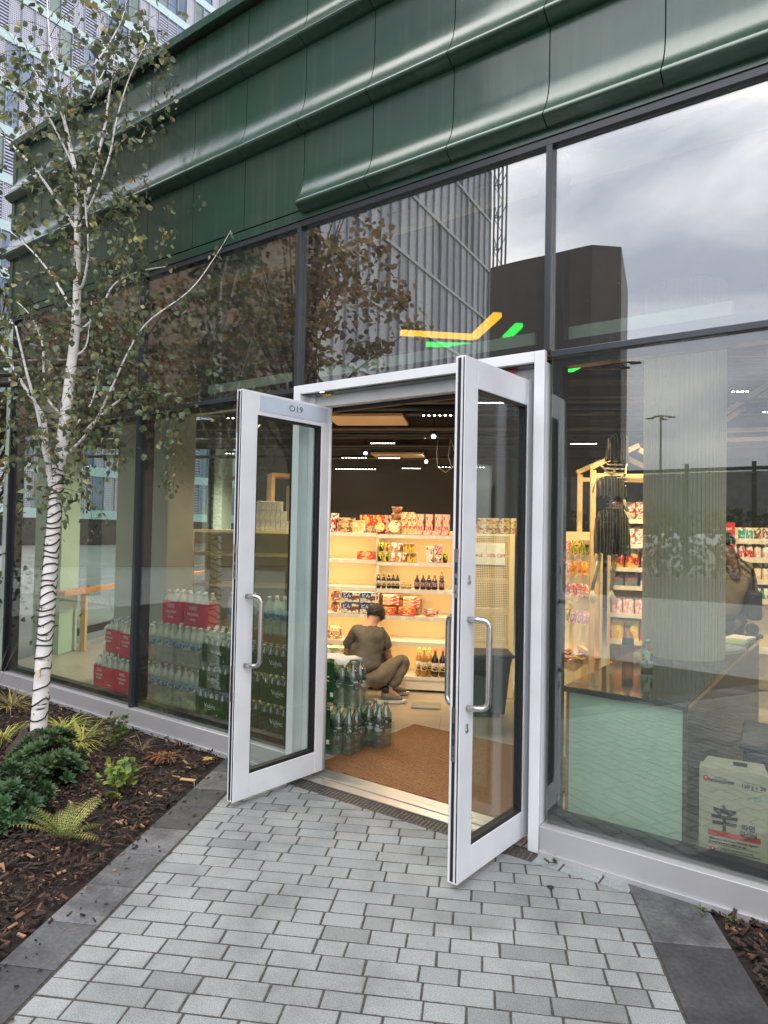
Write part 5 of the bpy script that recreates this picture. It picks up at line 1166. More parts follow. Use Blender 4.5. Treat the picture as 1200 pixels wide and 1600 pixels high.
# general soft ceiling light of the shop (the rows of LED bars)
for (x, y, e_) in ((-4.2, 3.3, 26), (-8.0, 6.5, 55), (-1.8, 5.2, 45), (.8, 2.2, 12), (-6.4, 2.3, 55), (-9.5, 5.0, 60)):
    ledbar('LED bar lighting the %s of the shop' % {-4.2: 'doorway floor', -8.0: 'rear left', -1.8: 'rear right', .8: 'counter corner', -6.4: 'water display', -9.5: 'window bar'}[x], x, y, 2.93, 8, .5, GA, e_)
cb2 = MB().tube([(.0, 0, 0), (-.02, 0, -.2), (.0, 0, -.42), (.12, 0, -.5), (.24, 0, -.42), (.26, 0, -.2), (.2, 0, .0)], .007, 6).tube([(.19, 0, 0), (.16, .02, -.25), (.2, .02, -.38), (.23, .02, -.42)], .006, 6).build('hanging_cable', 'creamw', None, (-5.35, 5.6, 3.0), GA)
tag(cb2, 'pale loop of cable hanging from the ceiling right of the far panel', 'cable')
# coloured light lines hung above the door
def bar2(lbl, pts, z, w, mt):
    m = MB()
    for i in range(len(pts)-1):
        a, b = Vector(pts[i]+(z,)), Vector(pts[i+1]+(z,)); d = (b-a).normalized(); n = Vector((-d.y, d.x, 0))*w
        m.add([a-n, b-n, b+n, a+n, a-n+Vector((0, 0, .03)), b-n+Vector((0, 0, .03)), b+n+Vector((0, 0, .03)), a+n+Vector((0, 0, .03))], [(3, 2, 1, 0), (4, 5, 6, 7), (0, 1, 5, 4), (1, 2, 6, 5), (2, 3, 7, 6), (3, 0, 4, 7)])
    tag(m.build('neon_light_line', mt), lbl, 'neon light')
bar2('thin amber neon chevron hanging inside above the doorway', [(-2.717, .69), (-2.325, 1.06), (-1.955, .69)], 3.0, .028, emis('amber_light', (1, .45, .01), 1.6))
bar2('green neon line left of the amber chevron', [(-2.72, 1.04), (-2.44, 1.25)], 3.0, .018, emis('green_light', (.03, 1, .10), 1.2))
bar2('green neon line right of the amber chevron', [(-2.14, 1.205), (-1.93, .97)], 3.0, .026, emis('green_light', (.03, 1, .10), 1.2))
bar2('short green neon line seen through the window right of the door', [(-2.12, 2.36), (-1.93, 2.17)], 3.0, .06, emis('green_light', (.03, 1, .10), 1.2))

# notice card on the column by the window bar
nc = wb('notice_card', mat('kraft_card', (.36, .27, .13), .7), 3.95, 4.2, -.335, -.305, 1.30, 1.66)
nc['label'] = 'brown card fixed to the column'

# ================================================================ BIRCH TREE
rt_ = random.Random(21)
TR = thing('birch_tree', 'slender white barked birch with sparse olive leaves in the left planting bed', 'tree', (-4.792, -.795, -.02), YAW)
def TP(px, py, dpt=0.):
    a = (px-46)/221.7; b = (1172-py)/221.7
    return Vector((a-.0196*b, dpt-.0265*b, b+.0196*a))
PTH = []
def limb(pts, r0, r1, dd=0.):
    out = []; n = len(pts); k = 6
    P = [TP(p[0], p[1], dd*(i/(n-1))) for i, p in enumerate(pts)]
    if PTH:
        q0 = min(PTH[0], key=lambda q: (q.x-P[0].x)**2+(q.z-P[0].z)**2)
        if math.hypot(q0.x-P[0].x, q0.z-P[0].z) < .16:
            sh0 = q0.y-P[0].y; P = [p+Vector((0, sh0, 0)) for p in P]; P[0] = q0.copy()
    path_ = []
    for i in range(n-1):
        p0, p1, p2, p3 = P[max(i-1, 0)], P[i], P[i+1], P[min(i+2, n-1)]
        for j in range(k):
            t = j/k; path_.append(.5*((2*p1)+(-p0+p2)*t+(2*p0-5*p1+4*p2-p3)*t*t+(-p0+3*p1-3*p2+p3)*t**3))
    path_.append(P[-1]); m = len(path_)
    return path_, [r0+(r1-r0)*i/(m-1) for i in range(m)]
trunkp = [(56, 1165), (57, 1130), (62, 1030), (70, 900), (76, 800), (80, 735), (87, 667), (98, 560), (104, 483), (104, 383), (102, 267), (97, 240), (80, 167), (67, 117), (50, 17), (44, -60)]
pth, rad_ = limb(trunkp, .064, .012, .25)
def tr_r(i, m):
    z = pth[i].z
    return .057-.015*min(z/2, 1) if z < 2 else max(.005, .044-.013*(z-2)*.95)
rad_ = [tr_r(i, len(pth)) for i in range(len(pth))]
MB().tube(pth, rad_, 14).build('trunk', 'bark', TR); PTH.append(pth)
L = [([(76, 790), (68, 720), (66, 660), (62, 640), (33, 590), (0, 530), (-30, 480)], .022, .006, -.15), ([(72, 770), (67, 700), (67, 650), (57, 583), (50, 520)], .016, .006, -.3),
 ([(80, 740), (74, 690), (73, 640), (43, 600), (33, 517), (8, 467), (-20, 440)], .014, .004, .3), ([(91, 713), (133, 667), (167, 610), (200, 547), (233, 503), (300, 457), (340, 410), (367, 372)], .010, .0015, -.25),
 ([(133, 667), (177, 620), (205, 605), (230, 597)], .010, .003, .2), ([(117, 680), (127, 623), (138, 560), (140, 530)], .008, .003, .1), ([(104, 505), (110, 497), (133, 467), (150, 420), (187, 393), (230, 380)], .012, .003, .25),
 ([(106, 550), (117, 530), (122, 480), (120, 450)], .009, .004, .1), ([(104, 440), (118, 430), (130, 383), (130, 330), (131, 300)], .012, .004, -.15), ([(101, 333), (73, 293), (43, 250), (0, 207), (-30, 180)], .013, .004, -.2),
 ([(102, 315), (115, 283), (123, 240), (137, 167), (143, 100), (147, 50), (149, -20)], .016, .004, .2), ([(118, 337), (130, 300), (160, 240), (177, 180), (200, 120), (230, 70)], .010, .003, -.2),
 ([(100, 477), (67, 423), (27, 373), (-20, 330)], .011, .004, .15), ([(80, 167), (60, 120), (30, 80), (0, 35)], .009, .003, .15),
 ([(143, 100), (165, 60), (185, 10), (190, -40)], .006, .003, .1), ([(97, 240), (60, 160), (20, 130), (-15, 90)], .008, .003, -.3), ([(140, 150), (175, 40), (210, 20)], .005, .002, .3)]
lm = MB(); twigs = MB(); leafm = MB(); paths = []
for pts_, r0, r1, dd in L:
    p, r = limb(pts_, r0, r1, dd); lm.tube(p, r, 8); paths.append((p, r))
paths.append((pth[40:], rad_[40:]))
lm.build('limb', 'bark', TR)
def leafq(m, c, s, d, nrm_seed, colr):
    d = d.normalized(); a = Vector((nrm_seed.uniform(-1, 1), nrm_seed.uniform(-1, 1), nrm_seed.uniform(-.4, .8))).cross(d)
    if a.length < .1: a = Vector((1, 0, 0)).cross(d)
    a.normalize(); n = d.cross(a)
    w = s*.42; f = s*.12
    pts = [c, c+d*s*.32+a*w+n*f, c+d*s*.72+a*w*.62+n*f*.6, c+d*s, c+d*s*.72-a*w*.62+n*f*.6, c+d*s*.32-a*w+n*f, c+d*s*.5]
    m.add(pts, [(0, 1, 6), (1, 2, 6), (2, 3, 6), (3, 4, 6), (4, 5, 6), (5, 0, 6)], 0, colr)
def leafcol(r):
    q = r.random(); g = r.uniform(.55, 1.25)
    if q < .62: return (.12*g, .155*g, .08*g)
    if q < .88: return (.18*g, .21*g, .09*g)
    if q < .98: return (.36*g, .35*g, .15*g)
    return (.26*g, .15*g, .04*g)
twm = mat('twig_bark', (.06, .03, .02), .7)
def twig(p0, d0, L_, droop, nleaf, r=.0026):
    p = p0.copy(); d = d0.normalized(); pts = [p.copy()]; steps = 7
    for i in range(steps):
        d = (d+Vector((rt_.gauss(0, .13), rt_.gauss(0, .13), rt_.gauss(-droop, .10)))).normalized(); p = p+d*(L_/steps); pts.append(p.copy())
    twigs.tube(pts, [r*(1-.7*i/steps) for i in range(steps+1)], 4)
    for i in range(nleaf):
        t = rt_.uniform(.15, 1)*steps; k = min(int(t), steps-1); q = pts[k].lerp(pts[k+1], t-k)
        ld = Vector((rt_.uniform(-1, 1), rt_.uniform(-1, 1), rt_.uniform(-1.6, .2))).normalized()
        leafq(leafm, q+ld*.012, rt_.uniform(.034, .064), ld, rt_, leafcol(rt_))
    return pts
def crown_ok(p):  # keep the crown inside its own outline (local metres)
    x, z = p.x, p.z
    if z < 1.75: return False
    lim = .62 if z < 2.2 else .80 if z < 3.0 else 1.0 if z < 4.4 else .85
    return -1.3 < x < lim
for p, r in paths:
    m = len(p)
    for i in range(3, m):
        if rt_.random() < .66:
            c = p[i]
            if not crown_ok(c): 
                if i > m-4 and c.z > 2: twig(c, Vector((rt_.uniform(-1, 1), rt_.uniform(-1, 1), .1)), .15, .1, 2, .0015)
                continue
            for q in range(1 if rt_.random() < .45 else 2):
                d = Vector((rt_.uniform(-1, 1), rt_.uniform(-1, 1), rt_.uniform(-.1, .8)))
                tw = twig(c, d, rt_.uniform(.2, .6), .16, rt_.randint(3, 9), .0026)
                if rt_.random() < .5: twig(tw[-2], Vector((rt_.uniform(-1, 1), rt_.uniform(-1, 1), -.4)), rt_.uniform(.15, .4), .35, rt_.randint(3, 9), .0016)
# hanging sprays seen in front of the windows
for (x, y, L_, n) in ((255, 590, .85, 55), (262, 600, .8, 45), (140, 640, .6, 35), (160, 620, .5, 30), (175, 600, .5, 26), (120, 720, .55, 26), (135, 700, .4, 20), (295, 470, .16, 8), (330, 440, .2, 6), (362, 378, .15, 3), (350, 395, .14, 4), (313, 300, .2, 6), (190, 560, .4, 24), (215, 540, .4, 24), (200, 470, .4, 30), (225, 450, .35, 26), (250, 280, .3, 12), (262, 130, .25, 10), (235, 80, .3, 14), (160, 480, .5, 40), (180, 430, .5, 40), (200, 380, .45, 36), (215, 350, .4, 30), (240, 330, .35, 20), (55, 560, .5, 30), (30, 480, .5, 30), (15, 420, .5, 34), (20, 600, .4, 16), (175, 520, .5, 36), (150, 560, .5, 30)):
    p = TP(x, y, rt_.uniform(-.25, .25)); pts = [p.copy()]; d = Vector((rt_.uniform(-.15, .15), 0, -1))
    for i in range(8): d = (d+Vector((rt_.gauss(0, .1), rt_.gauss(0, .1), -.1))).normalized(); p = p+d*L_/8; pts.append(p.copy())
    twigs.tube(pts, .0016, 4)
    for i in range(n):
        t = rt_.uniform(0, 8); k = min(int(t), 7); q = pts[k].lerp(pts[k+1], t-k)+Vector((rt_.gauss(0, .035), rt_.gauss(0, .035), 0)); ld = Vector((rt_.uniform(-.8, .8), rt_.uniform(-.8, .8), -1)).normalized(); leafq(leafm, q, rt_.uniform(.028, .05), ld, rt_, leafcol(rt_))
twigs.build('twigs', twm, TR, kind='stuff'); leafm.build('crown', 'leaf', TR)
# burlap around the root ball
bl = MB(); n = 26
for j, (r, z) in enumerate(((.20, -.02), (.175, .05), (.13, .10), (.095, .15), (.085, .175), (.068, .18))):
    for i in range(n):
        a = 2*PI*i/n; f = 1+.10*math.sin(a*5+j)+.05*math.sin(a*9-j*1.3); bl.v.append((r*f*math.cos(a), r*f*math.sin(a), z+.012*math.sin(a*4)))
for j in range(5):
    for i in range(n): i2 = (i+1) % n; bl.f.append((j*n+i, j*n+i2, (j+1)*n+i2, (j+1)*n+i)); bl.m.append(0); bl.c.append(None); bl.sm.append(True)
q = TP(56, 1150); b_ = bl.build('root_wrap', 'pot', TR, (q.x, q.y, 0)); b_['label'] = 'brown sacking wrapped round the foot of the trunk'
# string of fairy lights wound round the trunk (own thing)
LS = thing('fairy_light_string', 'black wire string of tiny lights wound round the birch trunk', 'light string', (-4.792, -.795, -.02), YAW)
zz = []; z = .16
spp = []
while z < 1.98:
    step = .11 if z < .62 else .052
    for k in range(14):
        a = 2*PI*k/14; zc = z+step*k/14+.013*math.sin(a+z*31)+.007*math.sin(a*2+z*9)
        # trunk centre at this height
        i = min(range(len(pth)), key=lambda q_: abs(pth[q_].z-zc)); j = min(i+1, len(pth)-1); t = (zc-pth[i].z)/max(1e-3, pth[j].z-pth[i].z)
        c = pth[i].lerp(pth[j], max(-1, min(1, t))); r = rad_[i]+.0025
        spp.append((c.x+r*math.cos(a), c.y+r*math.sin(a), zc))
    z += step
wr_ = MB().tube(spp, .0056, 5)
for k in range(5, len(spp)-6, 9):
    p = Vector(spp[k]); q = Vector(spp[k+5]); 
    if rt_.random() < .8: wr_.tube([p, p.lerp(q, .5)+(p-q).cross(Vector((0, 0, 1))).normalized()*.012, q+Vector((0, 0, .055))], .0036, 4)
    if rt_.random() < .6:
        o_ = Vector((math.cos(k), math.sin(k), .3))*.03; wr_.tube([p, p+o_], [.003, .0045], 5)
wr_.build('wire', 'rubber', LS)
MB().box(.055, -.08, 1.0-.45, .085, -.06, .60).build('connector_tag', mat('cream_plastic', (.7, .62, .4), .5), LS)

# neighbouring trees seen at the left edge and those reflected in the glass
def crowntree(name, label, x, y, h, cr_, zc, ncl, cols, seed, tr=.12, leafs=.12, flat=1.):
    r = random.Random(seed); t = thing(name, label, 'tree', (x, y, -.05)); m = MB(); tw = MB()
    tw.tube([(0, 0, 0), (.05, .03, h*.35), (0, .1, h*.6), (.1, 0, h*.9)], [tr, tr*.75, tr*.5, tr*.12], 9)
    for i in range(ncl):
        a = r.uniform(0, 2*PI); e_ = r.uniform(-1, 1); rr = cr_*r.random()**.45; c = Vector((rr*math.cos(a)*math.sqrt(1-e_*e_), rr*math.sin(a)*math.sqrt(1-e_*e_), zc+e_*rr*flat))
        if i < 40: b0 = Vector((0, .05, max(h*.2, c.z*.6))); tw.tube([b0, b0.lerp(c, .5)+Vector((0, 0, .2)), c], [tr*.3, tr*.15, .008], 5)
        cs = r.uniform(.25, .6)
        base = r.choice(cols); g0 = r.uniform(.6, 1.3)
        for k in range(34):
            p = c+Vector((r.gauss(0, cs*.5), r.gauss(0, cs*.5), r.gauss(0, cs*.4))); d = Vector((r.uniform(-1, 1), r.uniform(-1, 1), r.uniform(-1, .5))); g = g0*r.uniform(.7, 1.25)
            leafq(m, p, leafs*r.uniform(.6, 1.2), d, r, tuple(q*g for q in base))
    tw.build('trunk', twm, t); m.build('crown', 'leaf', t); return t
AUT = [(.20, .11, .04), (.24, .16, .06), (.14, .11, .05)]; YEL = [(.30, .22, .04), (.16, .15, .04), (.08, .09, .03)]; GRN = [(.05, .07, .03), (.07, .09, .03)]
crowntree('hedge_tree', 'yellow leaved tree at the left edge beyond the birch', -8.9, .6, 5.2, 1.35, 3.4, 60, YEL, 1, .09, .09, 1.4)
crowntree('hedge_tree', 'dark leaved shrubby tree at the far left edge below the yellow one', -8.3, -.1, 2.8, .75, 1.3, 40, GRN, 2, .05, .07, 1.4)

# ================================================================ PLANTS IN THE BED
rp = random.Random(9)
def rosette_bush(name, label, x, y, rad_b, hgt, n, cols, ls=.055):
    t = thing(name, label, 'shrub', (x, y, 0)); m = MB(); stx = MB()
    for i in range(n):
        a = rp.uniform(0, 2*PI); el_ = math.asin(rp.random()**.8)*rp.choice((1, 1, .6)); q_ = rp.uniform(.35, 1.05)**.6; c = Vector((rad_b*q_*math.cos(el_)*math.cos(a), rad_b*q_*math.cos(el_)*math.sin(a), .035+hgt*q_*math.sin(el_)))
        ax = Vector((c.x*.9, c.y*.9, c.z*.8+hgt*.35)).normalized(); stx.tube([(c.x*.3, c.y*.3, -.01), c*.8, c], .003, 4); g0 = rp.uniform(.65, 1.3)
        u_ = ax.cross(Vector((.3, .2, 1)).normalized()).normalized(); v_ = ax.cross(u_); col_ = rp.choice(cols)
        for k in range(15):
            b = 2.4*k; el = .25+.9*(k/15); d = (u_*math.cos(b)+v_*math.sin(b))*math.cos(el)+ax*math.sin(el); s_ = ls*(1.15-.5*k/15); w_ = d.cross(ax).normalized()*s_*.25; up = ax*s_*.08; g = g0*rp.uniform(.8, 1.2)
            p0 = c; pts = [p0+d*s_*.1, p0+d*s_*.55+w_-up*.3, p0+d*s_, p0+d*s_*.55-w_-up*.3, p0+d*s_*.6+up*.5]
            m.add(pts, [(0, 1, 4), (1, 2, 4), (2, 3, 4), (3, 0, 4)], 0, tuple(q*g for q in col_))
    stx.build('stem', twm, t); m.build('foliage', 'leaf', t); return t
DG = [(.04, .085, .022), (.05, .11, .028)]
rosette_bush('evergreen_shrub', 'rounded dark green rosette leaved shrub in front of the birch', -4.16, -1.02, .22, .27, 130, DG+[(.06, .13, .05)], .06)
rosette_bush('evergreen_shrub', 'dark bluish green rosette shrub at the left edge of the bed', -3.80, -1.45, .24, .25, 120, [(.032, .075, .028), (.042, .098, .035)], .06)
rosette_bush('seedling', 'tiny lime seedling between the fern and the lime shrub', -3.50, -.99, .03, .03, 5, [(.16, .2, .03)], .035)
def blades(name, label, cat, x, y, n, L_, spread, cols, w=.004, droop=.9, lean=(0, 0)):
    t = thing(name, label, cat, (x, y, 0)); m = MB()
    for i in range(n):
        a = rp.uniform(0, 2*PI); d = Vector((math.cos(a)*spread+lean[0], math.sin(a)*spread+lean[1], rp.uniform(.5, 1.2))).normalized(); p = Vector((rp.gauss(0, .02), rp.gauss(0, .02), -.01)); l = L_*rp.uniform(.5, 1.1); k = 7; g = rp.uniform(.6, 1.3); c_ = tuple(q*g for q in rp.choice(cols)); o = len(m.v); sd_ = Vector((-d.y, d.x, 0)).normalized()
        for j in range(k+1):
            ww_ = w*(1-(j/k)**2)+.0003; m.v += [tuple(p-sd_*ww_), tuple(p+sd_*ww_)]; d = (d+Vector((0, 0, -droop*.25*rp.uniform(.6, 1.3)))).normalized(); p = p+d*l/k
            if p.z < .012: p.z = .012
        for j in range(k): q = o+2*j; m.f.append((q, q+1, q+3, q+2)); m.m.append(0); m.c.append(c_); m.sm.append(False)
    m.build('blades', 'leaf', t); return t
LIME = [(.42, .43, .08), (.26, .32, .06), (.52, .50, .16)]; STR = [(.30, .23, .12), (.2, .15, .07)]
blades('grass_tuft', 'arching lime striped grass behind the birch trunk', 'grass', -5.05, -.42, 130, .38, .9, LIME)
blades('grass_tuft', 'yellow green grass tuft left of the birch foot', 'grass', -5.15, -.82, 90, .34, .9, LIME, lean=(-.4, -.3))
blades('grass_tuft', 'drooping yellow green grass tuft right of the birch foot', 'grass', -4.66, -.50, 120, .34, .9, LIME, lean=(.1, -.5))
blades('grass_tuft', 'dry straw coloured grass at the left edge by the window sill', 'grass', -6.0, -.35, 80, .40, .7, STR+LIME[:1])
blades('dry_stalks', 'tall dry stalks at the left edge in front of the window', 'stalks', -5.55, -.80, 16, 1.0, .25, STR, .0025, .25)
blades('dead_fern', 'shrivelled rust brown plant near the window sill', 'plant', -3.93, -.31, 70, .17, .8, [(.24, .08, .02), (.17, .06, .02)], .009, 1.3)
blades('dry_twigs', 'bleached wiry twigs beside the rust brown plant', 'twigs', -4.20, -.33, 26, .24, .9, [(.35, .26, .17)], .0012, .5)
def fern(label, x, y, n, L_, cols, seed):
    r = random.Random(seed); t = thing('fern', label, 'fern', (x, y, 0)); m = MB(); s_ = MB()
    for i in range(n):
        a = 2*PI*i/n+r.uniform(-.3, .3); d = Vector((math.cos(a), math.sin(a), r.uniform(.9, 2.4))).normalized(); p = Vector((0, 0, 0)); l = L_*r.uniform(.7, 1.1); k = 16; pts = [p.copy()]; g0 = r.uniform(.7, 1.3); c_ = r.choice(cols)
        for j in range(k):
            d = (d+Vector((0, 0, -.075))).normalized(); p = p+d*l/k; p.z = max(p.z, .02); pts.append(p.copy())
            if j > 1:
                fl = l*.22*math.sin(PI*min(1, (j+2)/(k+2)))**.8*(1-.3*j/k); sd_ = d.cross(Vector((0, 0, 1))).normalized()
                for sg in (-1, 1):
                    e_ = (sd_*sg+d*.45-Vector((0, 0, .2))).normalized()
                    for q in range(5):
                        c0 = p+e_*fl*(q+.5)/5; hw = fl*.13*(1-.12*q)
                        for sg2 in (-1, 1):
                            t2 = c0+d*sg2*hw*1.6+e_*hw*.6; g = g0*r.uniform(.8, 1.2); m.add([c0-e_*hw*.5, c0+e_*hw*.6, t2], [(0, 1, 2)], 0, tuple(z_*g for z_ in c_))
        s_.tube(pts, .0015, 4)
    s_.build('stem', twm, t); m.build('fronds', 'leaf', t)
fern('bright green fern spreading over the mulch at the front left', -3.28, -1.40, 13, .30, [(.24, .33, .06), (.16, .26, .06), (.34, .36, .09)], 3)
fern('small pale fern frond at the left picture edge', -3.12, -1.98, 4, .13, [(.2, .22, .05)], 4)
def leafy(label, x, y, n, h, cols, seed, ls=.045):
    r = random.Random(seed); t = thing('leafy_seedling', label, 'plant', (x, y, 0)); m = MB(); s_ = MB()
    for i in range(n):
        q = Vector((r.uniform(-.05, .05), r.uniform(-.05, .05), 0)); tip = q*2.2+Vector((0, 0, h*r.uniform(.6, 1))); s_.tube([q*.3, q.lerp(tip, .5), tip], .002, 4)
        for k in range(12): leafq(m, q.lerp(tip, r.uniform(.25, 1)), ls*r.uniform(.6, 1.1), Vector((r.uniform(-1, 1), r.uniform(-1, 1), r.uniform(-.1, .6))), r, tuple(z_*r.uniform(.7, 1.3) for z_ in r.choice(cols)))
    s_.build('stem', twm, t); m.build('foliage', 'leaf', t)
leafy('small lime green shrub in the middle of the mulch', -3.66, -.84, 16, .20, [(.22, .30, .05), (.14, .22, .05), (.28, .33, .08)], 15, .045)
leafy('upright green leafy plant left of the bleached twigs', -4.34, -.42, 7, .26, [(.07, .13, .03), (.12, .17, .04)], 5)
leafy('tiny bright green weed beside the right planting bed kerb', -.53, -.05, 3, .05, [(.1, .2, .03)], 6, .02)
leafy('line of small weeds at the foot of the right window sill', -1.22, -.055, 3, .04, [(.1, .14, .06)], 7, .016)
leafy('small weed growing from the sill joint right of the weeds', -1.02, -.055, 2, .03, [(.1, .14, .06)], 8, .014)
# fallen leaf and wood chip
fl = MB(); r = []
for k in range(14): a = 2*PI*k/14; rr = .045*(1 if k % 2 == 0 else .5); fl.v.append((rr*math.cos(a), rr*math.sin(a), .004+.006*math.sin(k)))
fl.v.append((0, 0, .012)); fl.f = [(k, (k+1) % 14, 14) for k in range(14)]; fl.m = [0]*14; fl.c = [None]*14; fl.sm = [False]*14
tag(fl.build('fallen_leaf', mat('ochre_leaf', (.42, .25, .05), .6), None, (-3.64, -.18, .02)), 'ochre fallen leaf on the mulch near the open door', 'leaf')
tag(MB().box(-.05, -.013, 0, .05, .013, .008).build('wood_chip', mat('fresh_wood', (.5, .32, .14), .7), None, (-3.41, -.53, .03), .4, bevel=.002), 'large pale wood chip on the mulch next to the kerb', 'wood chip')
tag(MB().lathe([(.012, 0), (.016, .003), (.006, .006)], 9).build('pebble', 'rubber', None, (-1.16, -.30, .001)), 'small black blob on the setts in front of the right door leaf', 'pebble')

# ================================================================ OFFICE TOWER beyond (top left)
def tower(name, label, org, ang, length, z0, z1, fl_h, pw, seed, pal, depth=12, warm=False):
    """facade of storey-high perforated and louvred panels with pale floor bands"""
    r = random.Random(seed); t = thing(name, label, 'tower', org, ang)
    MB().box(0, .5, 0, length, depth, z1-.3).build('core', 'frit', t)
    sheet = MB(); gv = {}; band = MB(); fins = MB(); lv = MB()
    nfl = int((z1-z0)/fl_h); n = int(length/pw)
    for f in range(nfl):
        z = z0+f*fl_h
        band.box(0, -.12, z, length, .48, z+(.70 if not warm else .16))
        for i in range(n):
            k = r.choices(range(len(pal)), weights=[3, 2, 2, 2][:len(pal)])[0]; x = i*pw+.03
            for q_ in ((i, f), (i+1, f), (i, f+1), (i+1, f+1)):
                if q_ not in gv: gv[q_] = len(sheet.v); sheet.v.append((q_[0]*pw, -.02, z0+q_[1]*fl_h))
            sheet.f.append((gv[(i, f)], gv[(i+1, f)], gv[(i+1, f+1)], gv[(i, f+1)])); sheet.m.append(k); sheet.c.append(None); sheet.sm.append(False)
            fins.box(i*pw-.025, -.15, z+(.71 if not warm else .17), i*pw+.025, -.021, z+fl_h-.01)
            if k == 1 and not warm:
                q = z+.8
                while q < z+fl_h-.2: lv.box(x, -.12, q, x+pw-.06, -.081, q+.10); q += .24
    band.build('floor_band', mat(name+'_band', (.42, .56, .55) if not warm else (.46, .46, .46), .45), t); fins.build('fin', mat(name+'_fin', (.30, .33, .38), .4, .3), t)
    sheet.build('panelled_facade', pal, t)
    if lv.v: lv.build('louvre', mat('louvre_alloy', (.42, .45, .52), .4, .3), t)
    return t
def perf():
    m, N, L = nodes('perforated_panel_metal'); b = N['Principled BSDF']; b.inputs['Roughness'].default_value = .5
    t = N.new('ShaderNodeTexCoord'); mp = N.new('ShaderNodeMapping'); mp.inputs['Scale'].default_value = (7, 7, 7); L.new(t.outputs['Object'], mp.inputs[0])
    fr_ = N.new('ShaderNodeVectorMath'); fr_.operation = 'FRACTION'; L.new(mp.outputs[0], fr_.inputs[0])
    sb_n = N.new('ShaderNodeVectorMath'); sb_n.operation = 'SUBTRACT'; sb_n.inputs[1].default_value = (.5, .5, .5); L.new(fr_.outputs[0], sb_n.inputs[0])
    ml = N.new('ShaderNodeVectorMath'); ml.operation = 'MULTIPLY'; ml.inputs[1].default_value = (1, 0, 1); L.new(sb_n.outputs[0], ml.inputs[0])
    le = N.new('ShaderNodeVectorMath'); le.operation = 'LENGTH'; L.new(ml.outputs[0], le.inputs[0])
    lt = N.new('ShaderNodeMath'); lt.operation = 'LESS_THAN'; lt.inputs[1].default_value = .27; L.new(le.outputs['Value'], lt.inputs[0])
    mx = N.new('ShaderNodeMix'); mx.data_type = 'RGBA'; mx.inputs['A'].default_value = (.46, .47, .52, 1); mx.inputs['B'].default_value = (.04, .05, .07, 1)
    L.new(lt.outputs[0], mx.inputs['Factor']); L.new(mx.outputs['Result'], b.inputs['Base Color']); return m
win = mat('blue_tower_glass', (.10, .16, .24), .12, .2, .4, .3, spec=.9); win2 = mat('green_tower_glass', (.12, .18, .15), .15, .1, .4, .3, spec=.9)
tower('office_tower', 'tall office tower with pale floor bands and perforated panels beyond the green shop', (-50, 4, 0), R(90), 40, 2, 62, 3.4, .95, 5, [perf(), mat('louvre_back', (.14, .16, .22), .4), win, win2])
# the buildings, crane and lamps across the street: they show in the windows as reflections (real position is mirrored in the glass)
Fp = [mat('reflected_panel_a', (.46, .46, .48), .5), mat('reflected_panel_b', (.36, .36, .39), .5), mat('reflected_glass_a', (.16, .16, .18), .2, 0, .3, .3, spec=.8), mat('reflected_panel_c', (.52, .52, .52), .5)]
Dm = Vector((-.118, -.993, 0)); far = Vector((-.456*48, 3.27-.89*48, 0)); start = far-Dm*46
tower('office_block', 'grey finned office block across the street', (far.x, far.y, 0), math.atan2(-Dm.y, -Dm.x), 21.5, 2, 46, 3.6, 1.05, 8, Fp, 12, True)
def slabb(name, label, pts2, h, mt, bands=0):
    t = thing(name, label, 'building', (0, 0, 0)); MB().prism(pts2, 0, h, 'z').build('walls', mt, t)
    return t
brick = mat('brown_brick', (.22, .165, .12), .85, 0, .25, 1.5, .3, 5); bdk = mat('dark_metal_cladding', (.050, .038, .036), .5, 0, .2, .8)
def mir(x, y): return (x, -y)
bt = slabb('brown_tower', 'dark brown tower block across the street beyond the office block', [(-32.8, -59.9), (-21.4, -60), (-19.2, -62), (-22, -74), (-36, -74)], 29.3, bdk)
slabb('brick_block', 'brown brick block across the street behind the autumn tree', [(-19.7, -18.2), (-27, -6), (-36, -12), (-28, -24)], 19, brick)
# crane
cr_ = thing('tower_crane', 'lattice tower crane standing beyond the dark brown block', 'crane', (-40.5, -79, 0))
m = MB(); hw = .62
for sx in (-1, 1):
    for sy in (-1, 1): m.box(sx*hw-.1, sy*hw-.1, 0, sx*hw+.1, sy*hw+.1, 62)
z = 0
while z < 62:
    m.tube([(-hw, hw, z), (hw, hw, z+2.2)], .06, 4); m.tube([(hw, hw, z+2.2), (-hw, hw, z+4.4)], .06, 4); m.tube([(-hw, -hw, z), (hw, -hw, z+2.2)], .06, 4); m.tube([(-hw, -hw, z), (-hw, hw, z+2.2)], .06, 4); m.box(-hw, hw-.06, z, hw, hw+.06, z+.12); z += 4.4
m.build('mast', 'grey', cr_); MB().box(-.9, -.9, 33.5, 1.1, 1.1, 35).build('cab', 'grey', cr_)
m = MB().box(-24, -.5, 60, 10, .5, 61.2); m.build('jib', 'grey', cr_)
def lamppost(label, x, y, h):
    t = thing('street_lamp', label, 'street lamp', (x, y, 0)); MB().tube([(0, 0, 0), (0, 0, h)], [.09, .05], 8).build('post', 'dark', t)
    m = MB(); m.tube([(-.6, 0, h-.1), (0, 0, h), (.6, 0, h-.1)], .04, 6); m.tube([(0, -.6, h-.1), (0, 0, h), (0, .6, h-.1)], .04, 6)
    m.build('arm', 'dark', t); g_ = MB()
    for dx, dy in ((-1, 0), (1, 0), (0, 1), (0, -1)): g_.box(dx*.6-.2, dy*.6-.09, h-.16, dx*.6+.2, dy*.6+.09, h-.10)
    g_.build('lamp_head', 'dark', t)
lamppost('nearer four headed street lamp across the plaza', -7.9, -23.5, 8.4); lamppost('farther four headed street lamp across the plaza', -9.8, -38, 8.6)
